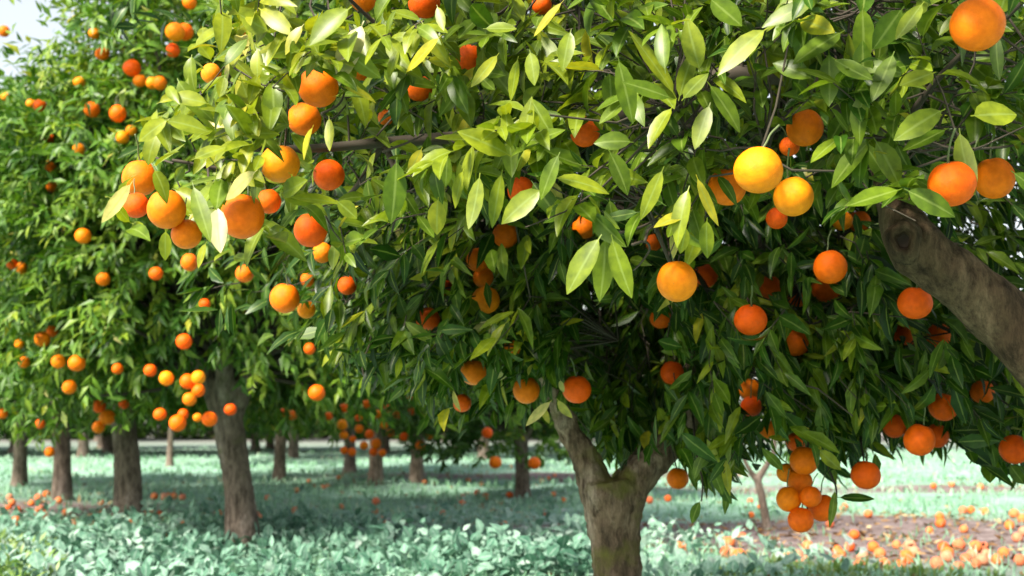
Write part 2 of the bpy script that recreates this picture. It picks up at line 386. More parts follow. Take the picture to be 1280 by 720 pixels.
# ------------------------------------------------------------------ oranges: where each one hangs
# (x, y, diameter in photo pixels, depth or None, colour, label)
O_, R_, G_ = 'o', 'r', 'g'
FG = 'oranges hanging from the sunlit front boughs'
MG = 'oranges hanging in the shaded middle tree'
LG = 'oranges hanging in the sunlit trees on the left'
BG = 'oranges hanging low in the far rows'
HANG = [
 # sunlit front boughs
 (FG, 175, 223, 46, None, O_, 'orange at the outermost left tip of the front bough, uppermost of its bunch'),
 (FG, 170, 257, 32, 2.62, R_, 'shaded orange tucked under the outermost left orange, beside a pale hanging leaf'),
 (FG, 208, 262, 50, None, O_, 'whole bright orange hanging in front of the others in the left tip bunch'),
 (FG, 233, 293, 38, 2.6, O_, 'orange peeping out behind the lower right of the left tip bunch'),
 (FG, 303, 271, 56, None, O_, 'large orange with a pale cream leaf hanging across its left side'),
 (FG, 350, 205, 50, None, G_, 'golden orange lit from above, hanging between two clusters on the left bough'),
 (FG, 398, 109, 52, None, O_, 'large orange with a pale leaf above it, upper of a touching pair'),
 (FG, 380, 149, 44, None, O_, 'flattened looking orange just below the larger one of a touching pair'),
 (FG, 411, 219, 40, 2.75, R_, 'dark red shaded orange hanging to the right of the golden orange'),
 (FG, 388, 288, 44, None, R_, 'reddish orange hanging alone below the left bough, with a small one under it'),
 (FG, 403, 316, 26, 3.4, O_, 'small orange tucked right under the reddish orange of the left bough'),
 (FG, 336, 252, 32, 2.9, R_, 'dark red orange half hidden behind the large orange with the cream leaf'),
 (FG, 356, 373, 37, None, O_, 'bright round orange against the black gap under the left bough'),
 (FG, 383, 387, 23, 4.2, G_, 'small pale orange touching the right side of the bright one against the black gap'),
 (FG, 384, 350, 18, 4.4, O_, 'tiny orange above the pair that hangs against the black gap'),
 (FG, 306, 342, 23, 4.6, O_, 'small blurred orange below the large one with the cream leaf'),
 (FG, 237, 328, 22, 4.8, O_, 'small blurred orange below the left tip bunch'),
 (FG, 434, 357, 24, 3.6, R_, 'narrow red orange squeezed between leaves below the left bough'),
 (FG, 587, 73, 36, 2.8, R_, 'red orange hanging alone high above the dark branch'),
 (FG, 530, 4, 40, 2.7, R_, 'red orange cut by the top edge of the view, left of centre'),
 (FG, 454, -1, 34, 2.8, O_, 'orange at the very top edge above the pale hanging leaf'),
 (FG, 677, 6, 26, 3.0, R_, 'sliver of red orange behind a long leaf at the top centre'),
 (FG, 524, 110, 36, 3.1, R_, 'dull red orange in shade above the dark branch, behind yellow leaves'),
 (FG, 449, 92, 22, 3.2, O_, 'small orange behind leaves to the right of the touching pair'),
 (FG, 482, 147, 20, 3.2, O_, 'tiny orange on the dark branch left of a yellow leaf'),
 (FG, 731, 165, 38, 2.8, R_, 'deep red orange half hidden by upright leaves above the centre'),
 (FG, 651, 238, 34, 2.9, R_, 'deep red orange under a pale leaf left of the centre'),
 (FG, 264, 92, 26, 2.9, G_, 'yellowish orange behind lime leaves near the upper left'),
 (FG, 304, 37, 14, 3.4, O_, 'tiny orange between lime leaves near the upper left'),
 (FG, 846, 352, 53, None, G_, 'bright golden orange hanging alone below the curled twigs'),
 (FG, 909, 234, 50, None, O_, 'orange with a small dark hole in its skin, leftmost of the big cluster'),
 (FG, 948, 213, 62, None, G_, 'largest golden orange in the middle of the big cluster'),
 (FG, 992, 246, 53, None, G_, 'golden orange at the lower right of the big cluster'),
 (FG, 1006, 160, 48, None, O_, 'orange above the big cluster with a leaf across its lower side'),
 (FG, 987, 183, 26, 2.9, R_, 'reddish orange squeezed between the cluster and the orange above it'),
 (FG, 971, 273, 28, 3.0, R_, 'reddish orange peeping out beneath the big cluster'),
 (FG, 1222, 31, 68, None, O_, 'biggest orange, alone near the top right corner'),
 (FG, 1190, 230, 60, None, R_, 'orange above the thick bough with a leaf hanging across its front'),
 (FG, 1243, 223, 52, None, O_, 'clean round orange touching the leaf covered one above the thick bough'),
 # shaded middle tree
 (MG, 632, 294, 33, 3.5, O_, 'orange at the top left of the shaded middle crown, under drooping leaves'),
 (MG, 597, 325, 31, 3.55, O_, 'upper orange of a stacked pair on the left of the middle crown'),
 (MG, 604, 347, 26, 3.62, O_, 'lower orange of the stacked pair on the left of the middle crown'),
 (MG, 607, 375, 35, 3.5, G_, 'yellowish orange wrapped in leaves below the stacked pair'),
 (MG, 556, 360, 20, 4.3, R_, 'small dim orange left of the stacked pair'),
 (MG, 535, 399, 30, 3.9, R_, 'red orange split by hanging leaves on the left of the middle crown'),
 (MG, 641, 434, 22, 4.0, O_, 'small orange above and left of the trunk fork, beside pale leaves'),
 (MG, 592, 466, 33, 3.8, O_, 'brownish orange crossed by a narrow leaf, right of the white leaves'),
 (MG, 658, 488, 34, None, O_, 'bright orange left of the trunk limb, left of a redder one'),
 (MG, 721, 487, 36, None, R_, 'round red orange hanging at the end of the left trunk limb'),
 (MG, 578, 504, 23, 4.4, R_, 'small dull red orange below the white leaves'),
 (MG, 730, 284, 31, None, O_, 'orange left of the three hanging leaves in the centre'),
 (MG, 817, 303, 22, 3.6, R_, 'small dim red orange behind the curled twigs'),
 (MG, 881, 345, 32, 3.9, R_, 'dark red orange in deep shade right of the lone golden one'),
 (MG, 826, 398, 26, 4.0, R_, 'dark red orange in the gloom below the lone golden one'),
 (MG, 840, 466, 30, 3.9, R_, 'dim red orange deep in the crown above the right trunk limb'),
 (MG, 866, 527, 21, 4.1, R_, 'small red orange between thin leaves above the right limb'),
 (MG, 1053, 276, 25, 3.4, G_, 'pale orange half hidden to the left of a dark red one beside the bough'),
 (MG, 1074, 277, 28, 3.6, R_, 'dark red orange left of the knot of the bough'),
 (MG, 1038, 334, 42, None, R_, 'red orange stacked on another, left of the thick bough'),
 (MG, 1033, 361, 36, 3.7, R_, 'lower red orange of the stacked two left of the thick bough'),
 (MG, 998, 370, 28, 3.9, R_, 'dim orange behind leaves left of the stacked two'),
 (MG, 962, 359, 30, 3.7, R_, 'orange with a shaded side right of the lone golden one'),
 (MG, 938, 400, 41, None, R_, 'round red orange with green stalk in the middle of the shaded leaves'),
 (MG, 995, 428, 36, None, O_, 'orange crossed by an upright leaf in the shaded leaves'),
 (MG, 938, 487, 29, None, O_, 'upper orange of two touching ones among thin hanging leaves'),
 (MG, 939, 508, 27, 4.3, R_, 'lower redder orange of two touching ones among thin hanging leaves'),
 (MG, 959, 537, 23, 4.2, O_, 'small orange at the lower edge of the hanging leaves'),
 (MG, 1144, 379, 43, None, R_, 'round orange under the thick bough, uppermost of three'),
 (MG, 1132, 417, 32, 3.9, R_, 'dim orange lower left of the three under the bough'),
 (MG, 1174, 420, 31, 3.9, R_, 'dim orange lower right of the three under the bough'),
 (MG, 1179, 509, 36, None, R_, 'orange hanging above a touching row of oranges, right of centre bottom'),
 (MG, 1228, 490, 30, 3.9, R_, 'deep red orange right of the one above the touching row'),
 (MG, 1118, 533, 29, 4.1, R_, 'dim red orange left of the large one in the touching row'),
 (MG, 1149, 550, 39, None, R_, 'large orange at the front of the touching row at the lower crown edge'),
 (MG, 1171, 545, 29, 4.0, R_, 'dim orange half hidden right of the large one in the touching row'),
 (MG, 1268, 562, 38, None, R_, 'orange at the right edge of the view beside dark hanging leaves'),
 (MG, 1082, 594, 37, None, R_, 'single orange hanging just right of the low bunch'),
 (MG, 1005, 576, 36, 3.5, O_, 'topmost front orange of the low hanging bunch'),
 (MG, 983, 591, 24, 3.6, G_, 'small yellowish orange on the upper left of the low bunch'),
 (MG, 1000, 602, 31, 3.56, O_, 'orange in the centre of the low bunch'),
 (MG, 986, 624, 31, 3.5, O_, 'leftmost orange of the low bunch'),
 (MG, 1013, 621, 27, 3.47, O_, 'narrow looking front orange in the middle of the low bunch'),
 (MG, 1028, 635, 35, 3.54, R_, 'rightmost orange of the low bunch, beside a hanging leaf'),
 (MG, 1001, 650, 33, 3.48, R_, 'lowest orange of the low bunch'),
 (MG, 995, 553, 24, 3.8, R_, 'dim orange behind the top of the low bunch'),
 (MG, 847, 598, 28, None, O_, 'orange hanging by itself beside the right trunk limb'),
 # sunlit trees on the left
 (LG, 219, 40, 25, 6.5, G_, 'pale orange in the upper crown, left of a touching pair'),
 (LG, 231, 40, 22, 6.6, O_, 'deeper orange touching the right of a pale one in the upper crown'),
 (LG, 216, 63, 18, 6.6, R_, 'small red orange below the touching pair in the upper crown'),
 (LG, 237, 3, 18, 6.6, O_, 'orange at the top edge above the touching pair of the left crown'),
 (LG, 118, 42, 15, 7.6, G_, 'faint yellow orange high in the left crown'),
 (LG, 128, 67, 18, 7.2, O_, 'blurred orange just below a faint yellow one in the left crown'),
 (LG, 165, 85, 22, 6.9, R_, 'red orange leading a slanting row of four in the left crown'),
 (LG, 175, 101, 17, 6.9, O_, 'second orange in the slanting row of four'),
 (LG, 190, 104, 16, 6.8, G_, 'third orange in the slanting row of four'),
 (LG, 200, 104, 18, 6.7, O_, 'last orange at the right end of the slanting row of four'),
 (LG, 99, 103, 15, 7.6, G_, 'lone yellow orange in the left crown near the sky gaps'),
 (LG, 50, 132, 17, 8.4, R_, 'red orange of a close pair near the left edge'),
 (LG, 39, 130, 13, 8.5, G_, 'pale orange of a close pair near the left edge'),
 (LG, 115, 137, 20, 7.0, O_, 'orange left of a redder one near the lime leaves of the front bough'),
 (LG, 147, 142, 22, 6.8, R_, 'redder orange touching the lime leaves of the front bough'),
 (LG, 153, 172, 17, 6.8, G_, 'pale orange under the lime leaves of the front bough'),
 (LG, 164, 163, 14, 6.8, G_, 'small yellow orange next to a pale one under the lime leaves'),
 (LG, 5, 39, 15, 9.0, O_, 'orange cut by the left edge near the sky gap'),
 (LG, 7, 121, 11, 9.0, G_, 'tiny yellow orange at the left edge below the sky gap'),
 (LG, 62, 174, 13, 8.2, R_, 'small dim orange under the close pair at the left'),
 (LG, 99, 187, 17, 7.2, G_, 'pale orange left of the front bough tip'),
 (LG, 63, 207, 15, 7.8, O_, 'upper of two faint oranges one above the other, far left'),
 (LG, 65, 233, 15, 7.8, O_, 'lower of two faint oranges one above the other, far left'),
 (LG, 104, 295, 21, 6.9, O_, 'crisp lone orange in the middle of the left crown'),
 (LG, 15, 330, 15, 8.0, R_, 'red orange of a faint pair at the left edge'),
 (LG, 27, 335, 15, 8.0, G_, 'brownish orange of a faint pair at the left edge'),
 (LG, 129, 349, 17, 7.0, O_, 'small orange below the crisp lone one in the left crown'),
 (LG, 195, 342, 17, 6.6, R_, 'small red orange left of the black gap'),
 (LG, 53, 424, 20, 7.6, O_, 'orange above a row of two, in the lower left crown'),
 (LG, 65, 414, 15, 7.7, O_, 'dim orange behind the one above the row of two'),
 (LG, 24, 430, 12, 8.0, G_, 'tiny pale orange at the far left above a small one'),
 (LG, 30, 453, 15, 7.8, O_, 'small orange left of the row of two'),
 (LG, 73, 452, 18, 7.3, G_, 'left orange of the neat row of two with a pale leaf between'),
 (LG, 96, 454, 21, 7.2, O_, 'right orange of the neat row of two with a pale leaf between'),
 (LG, 87, 484, 18, 7.3, O_, 'orange hanging below the neat row of two'),
 (LG, 230, 427, 20, 6.6, R_, 'dull orange alone above the bunch near the leaning trunk'),
 (LG, 256, 380, 14, 6.7, R_, 'small red orange at the edge of the black gap'),
 (LG, 188, 463, 16, 6.8, R_, 'dull orange left of the bright bunch'),
 (LG, 147, 461, 14, 7.2, R_, 'dull orange beside a pale leaf in the lower left crown'),
 (LG, 208, 473, 19, 6.6, G_, 'round bright orange just left of the bunch over the leaning trunk'),
 (LG, 235, 477, 20, 6.6, O_, 'left orange of the bunch over the leaning trunk'),
 (LG, 248, 472, 18, 6.5, G_, 'golden top right orange of the bunch over the leaning trunk'),
 (LG, 248, 488, 17, 6.6, R_, 'red lower right orange of the bunch over the leaning trunk'),
 (LG, 237, 499, 18, 6.5, O_, 'lowest orange of the bunch over the leaning trunk'),
 (LG, 288, 512, 15, 6.8, R_, 'dim orange right at the top of the leaning trunk'),
 (LG, 200, 518, 16, 6.8, R_, 'dim red orange left of a bright one at the crown bottom'),
 (LG, 222, 529, 21, 6.6, O_, 'bright orange at the bottom of the crown between two trunks'),
 (LG, 229, 518, 14, 6.8, R_, 'red orange peeping over the bright one at the crown bottom'),
 (LG, 247, 522, 12, 6.7, G_, 'tiny pale orange between two larger ones at the crown bottom'),
 (LG, 262, 524, 19, 6.6, R_, 'red orange at the crown bottom left of the leaning trunk'),
 (LG, 124, 508, 17, 8.6, R_, 'top red orange of three stacked at the second trunk'),
 (LG, 134, 522, 20, 8.5, O_, 'middle orange of three stacked at the second trunk'),
 (LG, 123, 534, 16, 8.5, O_, 'lowest orange of three stacked at the second trunk'),
 (LG, 155, 505, 13, 8.7, R_, 'dim red orange right of the three stacked ones'),
 (LG, 3, 517, 13, 9.6, O_, 'orange cut by the left edge at the crown bottom'),
 (LG, 50, 530, 13, 9.6, R_, 'dim red orange beside a pale leaf at the far left crown bottom'),
 (LG, 62, 565, 13, 9.8, O_, 'orange dangling low beside the third trunk'),
 # low oranges of the far rows
 (BG, 387, 436, 15, 6.8, R_, 'dim orange in the dark middle background above the thin trunk'),
 (BG, 396, 491, 21, 6.9, R_, 'soft red orange in the dark middle background'),
 (BG, 512, 492, 14, 8.0, R_, 'small red orange above the far trunks'),
 (BG, 430, 510, 12, 12.5, R_, 'top orange of a vertical string in the far row'),
 (BG, 428, 531, 14, 12.4, G_, 'golden orange in the middle of a vertical string in the far row'),
 (BG, 430, 544, 11, 12.4, G_, 'yellow orange in the lower part of a vertical string in the far row'),
 (BG, 430, 563, 10, 12.4, O_, 'left one of two at the bottom of a vertical string'),
 (BG, 440, 565, 11, 12.4, O_, 'right one of two at the bottom of a vertical string'),
 (BG, 458, 505, 11, 12.8, O_, 'upper left orange of a loose far cluster'),
 (BG, 472, 518, 12, 12.8, G_, 'golden orange in the middle of a loose far cluster'),
 (BG, 485, 510, 11, 12.8, O_, 'upper right orange of a loose far cluster'),
 (BG, 462, 543, 12, 12.8, R_, 'pale orange just above the far dark trunk'),
 (BG, 470, 555, 14, 12.8, O_, 'bright orange against the far dark trunk'),
 (BG, 467, 565, 11, 12.8, R_, 'lowest orange against the far dark trunk'),
 (BG, 488, 541, 11, 12.8, O_, 'small orange right of the far dark trunk'),
 (BG, 526, 557, 14, 12.8, O_, 'bright blurred orange on the greyish far trunk'),
 (BG, 365, 519, 13, 12.8, O_, 'right orange of a small far group over the thin trunk'),
 (BG, 355, 516, 12, 12.8, R_, 'left orange of a small far group over the thin trunk'),
 (BG, 619, 578, 16, 10.6, O_, 'bright orange at the bottom of the low crown behind the middle trunk'),
 (BG, 668, 579, 16, 10.6, O_, 'orange hanging beside the short dark trunk behind the middle tree'),
 (BG, 609, 541, 14, 10.8, R_, 'dim red orange in the low crown behind the middle tree'),
] + [(BG, x, y, d, 12.6, c, 'one of the tiny blurred oranges dotted around the loose far cluster') for x, y, d, c in (
 (448, 522, 10, O_), (480, 531, 11, G_), (496, 519, 10, O_), (505, 546, 11, R_), (441, 549, 9, O_), (455, 557, 11, G_), (478, 566, 10, O_), (515, 514, 10, R_), (537, 545, 10, O_), (411, 520, 11, R_), (449, 536, 11, O_))]
oranges = []
for grp, x, y, dia, dep, colr, lab in HANG:
    if dep is None: dep = F_PX * 0.08 / dia
    p = pt(x, y, dep)
    oranges.append((grp, p, dia * dep / F_PX / 2, colr, lab, x, y, dia))
O_P = np.array([o[1] for o in oranges]); O_R = np.array([o[2] for o in oranges])
O_X = np.array([o[5] for o in oranges], float); O_Y = np.array([o[6] for o in oranges], float)
O_PX = np.array([o[7] for o in oranges], float) / 2
_, _, O_D = proj(O_P)

def clear_of_oranges(B, M, T, keep=0.08, k=0.92):
    """True for leaves that neither pierce an orange nor cover its face."""
    ok = np.ones(len(B), bool)
    luck = rng.random(len(B)) > keep
    for P in (B * .6 + M * .4, M, (M + T) / 2, T):
        x, y, d = proj(P)
        for i in range(len(O_R)):
            near = (np.abs(x - O_X[i]) < O_PX[i] * 1.5) & (np.abs(y - O_Y[i]) < O_PX[i] * 1.5)
            idx = np.nonzero(near & ok)[0]
            if not len(idx): continue
            hide = (np.hypot(x[idx] - O_X[i], y[idx] - O_Y[i]) < O_PX[i] * k) & (d[idx] < O_D[i]) & luck[idx]
            hit = np.linalg.norm(P[idx] - O_P[i], axis=1) < O_R[i] * 1.03
            ok[idx[hide | hit]] = False
    return ok

# ------------------------------------------------------------------ leaves
HI = (np.array([0, .09, .20, .38, .58, .78, .92, 1]), np.array([.05, .06, .60, .95, 1, .72, .32, .03]))
MID = (np.array([0, .14, .42, .74, 1]), np.array([.06, .5, 1, .66, .03]))
LO = (np.array([0, .42, 1]), np.array([.10, 1, .05]))

def leaf_geo(g, B, D, N, L, W, curl, fold, tint, prof):
    t, w = prof
    n, R = len(B), len(t)
    N = unit(N - D * np.sum(N * D, 1, keepdims=True))
    S = np.cross(D, N)
    L, W, curl, fold = (np.asarray(a)[:, None, None, None] for a in (L, W, curl, fold))
    tt = t[None, :, None, None]; ww = w[None, :, None, None]
    s = np.array([-1, 0, 1])[None, None, :, None]
    wave = rng.uniform(-1, 1, (n, 1, 1, 1)) * np.sin(tt * 7.0 + rng.uniform(0, 6, (n, 1, 1, 1))) * np.abs(s) * 0.09
    side = rng.uniform(-.10, .10, (n, 1, 1, 1)) * tt * tt
    V = (B[:, None, None] + D[:, None, None] * L * (tt - 0.18 * np.abs(curl) * tt * tt) - N[:, None, None] * curl * L * tt * tt
         + S[:, None, None] * (W / 2 * ww * s + side * L) + N[:, None, None] * (W / 2 * ww * (np.abs(s) * fold + wave)))
    q = []
    for r in range(R - 1):
        for c in (0, 1):
            a = r * 3 + c
            q.append([a, a + 1, a + 4, a + 3])
    q = np.array(q)[None] + (np.arange(n) * R * 3)[:, None, None]
    g.add(V.reshape(-1, 3), q.reshape(-1, 4), tint=np.repeat(tint, R * 3), across=np.tile(np.tile([1., 0., 1.], R), n))

def twig_leaves(b, d, l, n, droop, grav, Lr, wr, spread=(68, 24), upn=0.8):
    """Leaves set round each twig: returns base, dir, normal, length, width for every leaf."""
    T = len(b)
    e1 = unit(np.cross(d, np.array([0.21, 0.34, 0.92]) + 0.01)); e2 = np.cross(d, e1)
    s = np.linspace(.22, 1, n)[None] + rng.uniform(-.05, .05, (T, n))
    az = 2.4 * np.arange(n)[None] + rng.uniform(0, 6.28, (T, 1)) + rng.uniform(-.4, .4, (T, n))
    pos = b[:, None] + d[:, None] * (l[:, None] * s)[..., None]
    pos[..., 2] -= droop * l[:, None] * s * s
    A = np.radians(np.linspace(spread[0], spread[1], n))[None] + rng.uniform(-.25, .25, (T, n))
    rad = np.cos(az)[..., None] * e1[:, None] + np.sin(az)[..., None] * e2[:, None]
    D = d[:, None] * np.cos(A)[..., None] + rad * np.sin(A)[..., None]
    D = D + rng.normal(0, .12, D.shape)
    D[..., 2] -= grav * rng.uniform(.4, 1.4, (T, n))
    D = unit(D)
    N = np.array([-.25, -.35, upn]) + d[:, None] * .35 + rng.normal(0, .38, D.shape)
    L = rng.uniform(Lr[0], Lr[1], (T, n)) * (1 - .25 * (s > .93))
    W = L * rng.uniform(wr[0], wr[1], (T, n))
    f = lambda a: a.reshape(-1, a.shape[-1])
    return f(pos), f(D), unit(f(N)), L.ravel(), W.ravel()

def crown_geo(b, d, l, n, tint, prof, droop=.25, grav=.45, Lr=(.07, .11), wr=(.34, .44), limit=None, keep=.08,
              k=.92, spread=(68, 24), upn=.8, yellow=.02, spread_t=.085):
    """Leaf mesh for a set of twigs, pruned where LIMIT says and in front of fruit."""
    B, D, N, L, W = twig_leaves(b, d, l, n, droop, grav, Lr, wr, spread, upn)
    tn = np.repeat(tint, n) + rng.normal(0, spread_t, len(B))
    tn = np.clip(tn, .02, .84)
    yl = rng.random(len(B)) < yellow
    tn[yl] = rng.uniform(.86, .98, yl.sum())
    M, T = B + D * L[:, None] * .5, B + D * L[:, None]
    ok = clear_of_oranges(B, M, T, keep, k)
    if limit is not None: ok &= limit(B, M, T)
    g = Geo()
    c = rng.normal(.20, .24, ok.sum()); fo = rng.uniform(.05, .65, ok.sum())
    leaf_geo(g, B[ok], D[ok], N[ok], L[ok], W[ok], c, fo, tn[ok], prof)
    return g

def welded(name, geos, mat, parent, origin, voxel, smooth=6, bump=0.006):
    """Limbs grown together into one skin (voxel remesh), with bark relief."""
    g = Geo()
    for v, q in geos: g.add(v, q)
    me = g.mesh(name, mat, origin)
    o = obj(name, me, parent)
    r = o.modifiers.new('weld', 'REMESH'); r.mode = 'VOXEL'; r.voxel_size = voxel; r.use_smooth_shade = True
    s = o.modifiers.new('soften', 'SMOOTH'); s.iterations = smooth; s.factor = .5
    if bump:
        tx = bpy.data.textures.new(name + '_relief', 'CLOUDS'); tx.noise_scale = .035; tx.noise_depth = 5
        dp = o.modifiers.new('relief', 'DISPLACE'); dp.texture = tx; dp.strength = bump * 2.4; dp.mid_level = .5; dp.texture_coords = 'LOCAL'
    return o

def tree_limits(curve, side=None, jitter=12):
    xs, ys = zip(*curve)
    def f(B, M, T):
        ok = np.ones(len(B), bool)
        for P in (M, T):
            x, y, d = proj(P)
            ok &= y < np.interp(x, xs, ys) + rng.normal(0, jitter, len(B))
            if side:
                sy, sx = zip(*side)
                ok &= x > np.interp(y, sy, sx) + rng.normal(0, jitter, len(B))
        return ok
    return f

# ------------------------------------------------------------------ front tree: the bough and its sunlit leaves
f_base = np.array([1.75, 2.75, gz(1.75, 2.75)])
front = empty('orange_tree', f_base)
tag(front, 'nearest orange tree, its thick bare bough coming in from the right under sunlit leaves', 'tree', 'orange trees of the orchard')
BD = 2.62
bough = [(1440, 640, 2.72, .105), (1370, 530, 2.68, .085), (1296, 440, BD, .070), (1240, 385, BD, .062), (1190, 345, BD, .060), (1150, 312, BD, .058),
         (1130, 285, BD + .02, .050), (1118, 248, BD + .07, .040), (1104, 190, BD + .14, .034)]
bP = [pt(a, b, c) for a, b, c, r in bough]; bR = [r for *_, r in bough]
trunk_geos = [tube([f_base - [0, 0, .12], f_base + [0, 0, .05], f_base + [-.04, 0, .3], bP[0], bP[1]], [.19, .15, .12, .108, .085], 18, 6, wob=.04),
              tube(bP, bR, 18, 7, wob=.06),
              tube([bP[0], bP[0] + [.12, .1, .3], bP[0] + [.2, .25, .8], bP[0] + [.15, .4, 1.4]], [.08, .07, .05, .03], 12, 6)]
welded('trunk', trunk_geos, bough_mat, front, f_base, .010, 4, .004)
# knot of a sawn-off side limb
kc = pt(1129, 299, BD - .062)
kd = unit((np.array([-.35, -1.0, .05])))
ku = unit(np.cross(kd, [0, 0, 1])); kw = np.cross(ku, kd)
g = Geo()
a = np.linspace(0, 2 * np.pi, 28, endpoint=False)
prof = [(-.030, .042), (-.008, .036), (.006, .030), (.009, .024), (.004, .0185), (-.006, .0155), (-.016, .012)]
rings = []
for h, r in prof:
    rr = r * (1 + .07 * np.sin(3 * a + 1) + .05 * np.sin(5 * a))
    rings.append(kc + kd * h + (np.cos(a) * rr * .92)[:, None] * ku + (np.sin(a) * rr * 1.15)[:, None] * kw)
V = np.concatenate(rings)
i = np.arange(len(prof) - 1)[:, None] * 28; j = np.arange(28)[None]; j2 = (j + 1) % 28
g.add(V, np.stack([i + j, i + j2, i + 28 + j2, i + 28 + j], -1).reshape(-1, 4))
kn = obj('knot', g.mesh('knot', bough_mat, f_base), front)
g = Geo()
r0 = rings[-1]
g.add(np.vstack([r0, r0.mean(0)[None] - kd * .006]), np.array([[28, (m + 2) % 28, m + 1, m] for m in range(0, 28, 2)]))
obj('hollow', g.mesh('hollow', hole_mat, f_base), kn)

# limbs inside the leaves
limb = [(1104, 190, BD + .14, .034), (1030, 110, 2.85, .024), (900, 95, 2.92, .020), (760, 150, 2.9, .018), (610, 168, 2.86, .015), (480, 178, 2.8, .012), (380, 186, 2.74, .009), (260, 185, 2.66, .005)]
lP = np.array([pt(a, b, c) for a, b, c, r in limb])
g = Geo()
g.add(*tube(lP, [r for *_, r in limb], 8, 6))
side_limbs = [[(610, 168, 2.86), (560, 90, 2.8), (470, 30, 2.8), (380, -60, 2.6)], [(760, 150, 2.9), (740, 60, 2.7), (700, -40, 2.5)],
              [(900, 95, 2.92), (860, 160, 2.6), (845, 130, 2.3)], [(1030, 110, 2.85), (1060, 60, 2.6), (1090, 0, 2.35)],
              [(1104, 190, BD + .14), (1180, 90, 2.5), (1260, 20, 2.35), (1340, -60, 2.3)], [(480, 178, 2.8), (440, 240, 2.9), (402, 258, 2.95)],
              [(380, 186, 2.74), (300, 212, 2.72), (215, 200, 2.66)], [(1030, 110, 2.85), (980, 150, 2.6), (950, 190, 2.3)], [(480, 178, 2.8), (500, 235, 2.82), (490, 290, 2.95)],
              [(1104, 190, BD + .14), (1150, 180, 2.45), (1215, 190, 2.25)], [(760, 150, 2.9), (790, 230, 2.7), (815, 275, 2.5), (838, 330, 2.5)], [(610, 168, 2.86), (640, 205, 2.9), (650, 215, 2.95)]]
limb_pts = list(spline(lP, 5))
for sl in side_limbs:
    P = [pt(*s) for s in sl]
    g.add(*tube(P, np.linspace(.009, .003, len(P)), 6, 5))
    limb_pts += list(spline(P, 4))
limb_pts = np.array(limb_pts)

LOWF = [(100, 250), (135, 262), (170, 300), (230, 322), (300, 322), (350, 300), (400, 350), (440, 345), (470, 285), (560, 300), (600, 262), (650, 262), (700, 285),
        (760, 300), (800, 285), (835, 335), (885, 325), (900, 275), (930, 262), (1000, 265), (1050, 258), (1090, 262), (1130, 252), (1200, 262), (1290, 268), (1600, 320)]
SIDEF = [(-400, 240), (0, 262), (60, 240), (120, 195), (170, 160), (220, 135), (260, 128), (320, 165)]
limF0 = tree_limits(LOWF, SIDEF, 10)
BOUGH_LINE = [(1112, 262), (1150, 275), (1200, 300), (1240, 340), (1300, 390)]

def limF(B, M, T):
    return limF0(B, M, T)

def twigs_in(poly_fn, n, dlo, dhi):
    """Twig bases spread through a volume of canopy."""
    x, y = poly_fn(n)
    return pts(x, y, rng.uniform(dlo, dhi, len(x)))

lx, ly = zip(*LOWF)
def front_region(n):
    x = rng.uniform(140, 1340, n); y = rng.uniform(-30, 330, n)
    ok = (y < np.interp(x, lx, ly) - 22) & (x > np.interp(y, [s[0] for s in SIDEF], [s[1] for s in SIDEF]) + 25)
    # thin spots where the dark branch and the dark gaps show
    thin = np.exp(-(((x - 520) / 120) ** 2 + ((y - 165) / 42) ** 2)) + .9 * np.exp(-(((x - 1225) / 70) ** 2 + ((y - 120) / 60) ** 2)) + .6 * np.exp(-(((x - 930) / 60) ** 2 + ((y - 100) / 45) ** 2))
    ok &= rng.random(n) > thin * .85
    return x[ok], y[ok]
b1 = twigs_in(front_region, 520, 2.22, 2.9)
def roof_region(n):
    x = rng.uniform(180, 1750, n); y = rng.uniform(-420, -20, n)
    ok = x > 260 + rng.normal(0, 40, n)
    return x[ok], y[ok]
b2 = twigs_in(roof_region, 330, 2.2, 3.6)
def right_region(n):
    x = rng.uniform(1300, 1750, n); y = rng.uniform(-60, 330, n)
    return x, y
b3 = twigs_in(right_region, 90, 2.3, 3.4)
def shade_region(n):
    return rng.uniform(900, 1330, n), rng.uniform(-170, -40, n)
b4 = twigs_in(shade_region, 14, 1.7, 2.25)  # unseen extra twigs added above the view to shade the bough
fb = np.vstack([b1, b2, b3, b4])
near = limb_pts[np.argmin(np.linalg.norm(fb[:, None] - limb_pts[None], axis=2), axis=1)]
fd = unit(unit(fb - near + 1e-4) * .6 + np.array([-.10, -.62, .10]) + rng.normal(0, .42, fb.shape))
fl = rng.uniform(.09, .19, len(fb))
far_off = np.linalg.norm(fb - near, axis=1)
vis = limF(fb, fb + fd * fl[:, None] * .6, fb + fd * fl[:, None]) & clear_of_oranges(near, (fb + near) / 2, fb, .02, 1.1)
sel = (far_off < .34) & vis
sv, sq = sticks(near[sel] + rng.normal(0, .004, near[sel].shape), fb[sel], .0032, .0022, -.05)
g.add(sv, sq)
tipb = fb + fd * fl[:, None]; tipb[:, 2] -= .2 * fl
vis &= clear_of_oranges(fb, (fb + tipb) / 2, tipb, .02, 1.1)
g.add(*sticks(fb[vis], tipb[vis], .0022, .0012))
